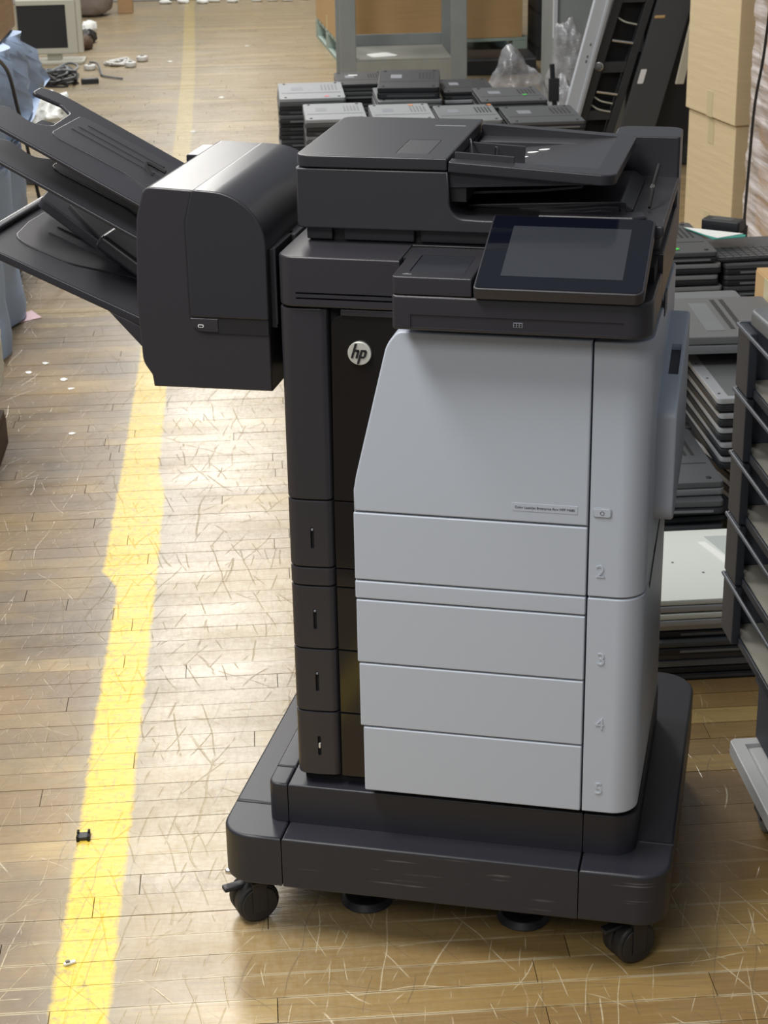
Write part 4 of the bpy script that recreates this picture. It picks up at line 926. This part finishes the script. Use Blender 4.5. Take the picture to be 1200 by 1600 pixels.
# pink paper, chip, scraps
def flat(name, label, cat, pts, mat, h=.0015):
    c = sum((Vector(p) for p in pts), Vector((0, 0)))/len(pts)
    bm = mk(); prism(bm, [(p[0]-c.x, p[1]-c.y) for p in pts], 'z', 0, h); o = link(name, bm, mat); o.location = FL(c.x, c.y, .0003); o.rotation_euler = (0, 0, ANG); tag(o, label, cat); return o
flat('paper_scrap', 'pink paper scrap on the floor below the trays', 'paper', [(-1.268,3.60),(-1.222,3.57),(-1.150,3.625),(-1.192,3.715)], PINK)
random.seed(5)
bits = [(-1.13,3.03),(-1.09,3.12),(-.99,2.86),(-1.02,2.95),(-.955,2.47),(-.73,6.9),(-.93,9.3),(.02,8.1),(-.60,7.9),(-.45,9.9),(-.18,6.2)]
for i, (s, t) in enumerate(bits):
    r = .010*(1 if t < 5 else 1.8); pts = [(s+r*math.cos(a)*random.uniform(.6, 1.4), t+r*math.sin(a)*random.uniform(.6, 1.6)) for a in (0, 1.3, 2.6, 3.8, 5.1)]
    o = flat('paper_fleck', 'tiny pale litter scrap on the aisle boards, %s counted from the camera' % (['first']+ORD[1:])[sorted(b_[1] for b_ in bits).index(t)], 'litter', pts, WPAP, .001); o['group'] = 'litter flecks on the aisle boards'
bm = mk(); box(bm, -.011, .011, -.009, .009, 0, .006, .001); o = link('plastic_clip', bm, LBLK); o.location = FL(-.762, .430, .0003); o.rotation_euler = (0, 0, ANG); tag(o, 'tiny black plastic part lying on the left edge of the yellow line', 'part')
for dx in (-.009, .009):
    for dy in (-.008, .008):
        bm = mk(); box(bm, dx-.002, dx+.002, dy-.004, dy+.004, 0, .009); link('clip_tooth', bm, GAP, o)
bm = mk(); box(bm, -.009, .009, -.003, .003, 0, .004, .001); o = link('broken_clip', bm, WPAP); o.location = FL(-.755, .08, .0003); o.rotation_euler = (0, 0, ANG+.4); tag(o, 'small pale broken clip on the yellow line near the bottom', 'part')
bm = mk(); box(bm, -.006, .0, -.002, .002, .003, .007); link('clip_stub', bm, LMID, o)
# dark device on the floor under the trays
bm = mk(); box(bm, -.14, .09, -.10, .12, 0, .075, .006); o = link('docking_station', bm, LDRK); o.location = FL(-1.42, 5.85, 0); o.rotation_euler = (0, 0, ANG-R(12)); tag(o, 'dark electronic box on the floor seen between the output trays', 'device')
bm = mk(); box(bm, -.12, .07, -.102, -.098, .02, .055, .001); link('port_panel', bm, LMID, o)
bm = mk(); bmesh.ops.create_icosphere(bm, subdivisions=4, radius=1)
for v in bm.verts:
    p = v.co.copy(); n_ = 1+.25*noise.noise(p*3)+.12*noise.noise(p*9); v.co = Vector((p.x*.13*n_, p.y*.24*n_, max(0, p.z*.10*n_+.07)))
o = link('plastic_bag', bm, BAGW, ang=60); o.location = FL(-1.46, 7.15, 0); o.rotation_euler = (0, 0, ANG); tag(o, 'crumpled white plastic bag on the floor seen through the notch of the upper tray', 'bag')
# clear bags
def bag(label, s, t, sx, sy, sz, seed, z0=0):
    bm = mk(); bmesh.ops.create_icosphere(bm, subdivisions=5, radius=1)
    for v in bm.verts:
        p = v.co.copy(); n_ = 1+.30*noise.noise(p*1.5+Vector((seed, 0, 0)))+.07*noise.noise(p*5+Vector((0, seed, 0)))+.035*abs(noise.noise(p*11))
        v.co = Vector((p.x*sx*n_, p.y*sy*n_, max(.0, (p.z*n_+.80)*sz)))
    o = link('plastic_bag', bm, BAGC, ang=70); o.location = FL(s, t, z0); o.rotation_euler = (0, 0, ANG); tag(o, label, 'bag'); return o
bag('large clear plastic bag behind the black laptops', .770, 6.08, .150, .13, .250, 1.3)
bag('smaller clear plastic bag right of the thin black stand', .950, 5.86, .085, .12, .20, 4.1)
bag('clear plastic bag against the grey locker, behind the pale panel', 1.10, 6.62, .10, .10, .28, 8.2)
bm = mk(); prism(bm, [(-.02,-.10),(.03,-.12),(.06,.0),(.10,.14),(.05,.15),(.0,.02)], 'y', -.006, .006, .002); o = link('white_bracket', bm, WPAP); o.location = FL(.755, 5.90, .25); o.rotation_euler = (0, 0, ANG); tag(o, 'white plastic bracket sticking up in the large clear bag', 'bracket')
o.location.z = .121
bm = mk(); tube(bm, [(0, 0, 0), (-.02, 0, .20), (-.035, 0, .33), (-.045, 0, .46)], .011, 8); box(bm, -.06, .06, -.05, .05, 0, .012, .003); o = link('thin_stand', bm, LBLK); o.location = FL(.915, 5.70, 0); o.rotation_euler = (0, 0, ANG); tag(o, 'thin black stand rising between the two clear plastic bags', 'stand')
bm = mk(); box(bm, -.058, -.012, -.012, .012, .30, .40, .004); link('stand_head', bm, LBLK, o)
# monitor
mo = thing('lcd_monitor', 'old beige monitor with a dark screen on the floor at the top left', 'monitor', FL(-1.655, 9.35, 0), ANG)
bm = mk(); box(bm, -.20, .165, 0, .055, .055, .385, .010, 3); hb = link('monitor_housing', bm, BEIGE, mo)
cut(hb, [(-.192, .105, -.02, .008, .092, .352)])
bm = mk(); box(bm, -.191, .104, .006, .009, .093, .351); link('screen', bm, MSCR, mo)
bm = mk(); box(bm, .165, .198, .01, .06, .060, .385, .006); link('speaker_side', bm, BEIGE, mo)
bm = mk(); prism(bm, fil([(-.13,-.06,.03),(.20,-.06,.03),(.20,.16,.03),(-.13,.16,.03)], 4), 'z', 0, .018, .004); link('monitor_foot', bm, BEIGE, mo)
bm = mk(); box(bm, -.03, .06, .03, .07, .015, .10, .006); link('monitor_neck', bm, BEIGE, mo)
# bags and box at the top left
bm = mk(); bmesh.ops.create_icosphere(bm, subdivisions=4, radius=1)
for v in bm.verts:
    p = v.co.copy(); q = Vector([math.copysign(abs(c)**.6, c) for c in p]); n_ = 1+.06*noise.noise(p*3); v.co = Vector((q.x*.16*n_, q.y*.16*n_, max(0, (q.z*.16*n_+.16))))
o = link('cloth_bag', bm, TAUPE, ang=60); o.location = FL(-1.60, 11.75, 0); tag(o, 'taupe cloth bag on the floor beyond the beige monitor', 'bag')
carton('cardboard_box', 'small tan box beside the taupe bag at the far end of the aisle', FL(-1.40, 11.80, 0), ANG, .11, .12, .30, CARDB)
# cables
random.seed(3)
def cable(label, s, t, r, mat, n, spread, zmax, seed, grp):
    rnd = random.Random(seed); pts = []
    for i in range(n):
        a = i*1.9+rnd.uniform(-.6, .6); q = spread*rnd.uniform(.35, 1.)
        pts.append(FL(s+q*math.cos(a), t+q*1.3*math.sin(a), r+zmax*rnd.random()*(1 if i % 3 else .1)))
    bm = mk(); tube(bm, pts, r, 6, 7); o = link('cable_coil', bm, mat); tag(o, label, 'cable', grp); return o
cable('tangled black cables on the floor below the beige monitor', -1.53, 8.55, .006, CBLK, 34, .13, .05, 1, None)
cable('tangled grey cables among the black ones below the monitor', -1.55, 8.75, .007, LMID, 26, .12, .06, 2, None)
bm = mk(); box(bm, -.05, .05, -.02, .02, 0, .03, .005); o = link('power_adapter', bm, LBLK); o.location = FL(-1.36, 8.52, 0); o.rotation_euler = (0, 0, ANG+R(10)); tag(o, 'black power adapter lying right of the cable tangle', 'adapter')
bm = mk(); box(bm, -.03, .03, -.014, .014, .0298, .0303); link('adapter_label', bm, LMID, o)
cable('white cable coil on the aisle floor right of the monitor', -1.24, 9.25, .007, CWHT, 22, .10, .02, 4, None)
bm = mk(); tube(bm, [FL(-1.42, 9.3, .01), FL(-1.36, 9.1, .03), FL(-1.33, 8.95, .01), FL(-1.30, 8.75, .008), FL(-1.18, 8.62, .008)], .006, 6); o = link('loose_cable', bm, LMID); tag(o, 'grey loose cable end running from the monitor foot over the floor', 'cable')
for i, (s, t) in enumerate(((-1.16, 9.12), (-1.40, 9.05), (-1.10, 9.35))):
    bm = mk(); cyl(bm, (0, 0, .016), .036, .03, 'z', 16, bev=.008); o = link('cable_reel', bm, CWHT); o.location = FL(s, t, .0005); tag(o, ['white plug puck nearest the white cable coil', 'white plug puck beside the monitor foot', 'white plug puck behind the white cable coil'][i], 'plug')
    bm = mk(); cyl(bm, (0, 0, .033), .012, .006, 'z', 12, bev=.002); link('puck_cap', bm, LMID, o)
# clutter right behind the monitor
for i, (s, t, m_) in enumerate(((-1.50, 9.95, BRWN), (-1.50, 10.25, CBLK), (-1.53, 10.7, WPAP))):
    bm = mk(); bmesh.ops.create_icosphere(bm, subdivisions=3, radius=1)
    for v in bm.verts:
        p = v.co.copy(); n_ = 1+.3*noise.noise(p*3+Vector((i*4, 0, 0))); v.co = Vector((p.x*.05*n_, p.y*.09*n_, max(0, p.z*.05*n_+.04)))
    o = link('crumpled_bag', bm, m_, ang=60); o.location = FL(s, t, 0); tag(o, ['brown crumpled bag', 'black crumpled bag', 'white crumpled bag'][i]+' on the floor behind the beige monitor', 'bag')
# debris along the back wall
for i in range(9):
    s = -1.05+.13*i+random.uniform(-.04, .04); bm = mk(); bmesh.ops.create_icosphere(bm, subdivisions=2, radius=1)
    for v in bm.verts:
        p = v.co.copy(); n_ = 1+.4*noise.noise(p*3+Vector((i*3.3, 0, 0))); v.co = Vector((p.x*.05*n_, p.y*.03*n_, max(0, p.z*.02*n_+.014)))
    o = link('crumpled_paper', bm, WPAP, ang=60); o.location = FL(s, 12.35+random.uniform(-.05, .05), 0); tag(o, 'crumpled white scrap along the far wall, %s from the left' % (['first']+ORD[1:])[i], 'litter', 'scraps along the far wall')

# ================================================================== bin tower on a white dolly, right edge
dl = thing('white_dolly', 'white plastic dolly with dark casters under the black box at the right edge', 'dolly', FL(.328, -.16, 0), ANG)
bm = mk(); prism(bm, fil([(0,0,.012),(.42,0,.012),(.42,.58,.012),(0,.58,.012)], 4), 'z', .105, .132, .003); df = link('dolly_frame', bm, DOLW, dl)
cut(df, [(.022, .40, .022, .558, .126, .14)])
bm = mk(); prism(bm, fil([(.028,.028,.01),(.395,.028,.01),(.395,.552,.01),(.028,.552,.01)], 4), 'z', .120, .1285, .002); link('dolly_deck', bm, DOLW, dl)
for x, y in ((.055, .50), (.36, .50), (.055, .07), (.36, .07)):
    bm = mk(); box(bm, x-.02, x+.02, y-.02, y+.02, .06, .106, .003); box(bm, x-.022, x-.018, y-.02, y+.02, .03, .08, .001); box(bm, x+.018, x+.022, y-.02, y+.02, .03, .08, .001); c = link('caster', bm, LBLK, dl)
    bm = mk(); cyl(bm, (x, y, .034), .034, .030, 'x', 24, bev=.006); link('wheel', bm, LMID, c)
bb_ = thing('black_crate', 'plain black crate standing on the white dolly below the bin tower', 'crate', FL(.372, -.02, .1330), ANG)
bm = mk(); box(bm, 0, .32, 0, .44, 0, .179, .006, 2); link('crate_body', bm, BINM, bb_)
bm = mk(); prism(bm, fil([(-.006,-.006,.01),(.326,-.006,.01),(.326,.446,.01),(-.006,.446,.01)], 3), 'z', .105, .118, .003); link('crate_rib', bm, BINM, bb_)
def stack_bin(label, z, s=.318, t1=.475, D=.50, W=.30, Hh=.104):
    """open-fronted stacking bin: the opening faces the aisle (-s); runs from t1 towards the viewer"""
    r = thing('stacking_bin', label, 'bin', FL(s, t1-D, z), ANG); tk = .006
    bm = mk(); box(bm, .012, W, .0, D, 0, .008, .002); link('bin_floor', bm, BINM, r)
    bm = mk(); box(bm, .016, W-.01, .012, D-.012, .0075, .0095); o = link('bin_liner', bm, BINF, r); o['label'] = 'dusty pale bin bottom'
    sp = fil([(.012,0),(W,0),(W,Hh),(.0,Hh,.004),(-.002,Hh-.008,.003),(.012,Hh-.020,.02),(.012,.045,.01)], 4)
    for y in (0, D-tk):
        bm = mk(); prism(bm, sp, 'y', y, y+tk, .001); link('bin_side', bm, BINLIT, r)
    bm = mk(); box(bm, .0, .014, D-.070, D-.0, 0, Hh-.001, .003, 2); link('corner_post', bm, BINM, r)
    bm = mk(); box(bm, .0, .014, .0, .055, 0, Hh-.001, .003, 2); link('corner_post', bm, BINM, r)
    bm = mk(); box(bm, W-tk, W, 0, D, 0, Hh, .001); link('bin_back', bm, BINLIT, r)
    bm = mk(); box(bm, .010, .015, .05, D-.05, .0, .014, .002); link('bin_lip', bm, BINM, r)
    bm = mk(); tube(bm, [(-.001, D, Hh-.004), (-.001, .0, Hh-.004)], .0032, 8, smooth=False); link('top_rail', bm, BINLIT, r)
    for k in range(2):
        bm = mk(); box(bm, .06, W-.02, D*(.36+.30*k), D*(.36+.30*k)+.004, .008, Hh*.75, .001); link('bin_divider', bm, BINLIT, r)
    return r
nm = ['lowest', 'second lowest', 'middle', 'second highest', 'uppermost']
for k in range(5): stack_bin('%s black open-fronted stacking bin of the tower at the right edge' % nm[k], .3145+k*.1065)
bm = mk(); prism(bm, fil([(0,0,.02),(.36,0,.02),(.36,.24,.02),(0,.24,.02)], 5), 'z', 0, .026, .006, 3); o = link('laptop', bm, LMID); o.location = FL(.335, .20, .3145+5*.1065+.0035); o.rotation_euler = (0, 0, ANG+R(3)); tag(o, 'dark grey laptop with a white label on top of the bin tower', 'laptop')
bm = mk(); box(bm, .02, .045, .10, .14, .0255, .0268); link('white_label', bm, WHT, o)
bm = mk(); box(bm, .01, .35, .01, .23, -.006, .001, .002); link('lower_shell', bm, LBLK, o)
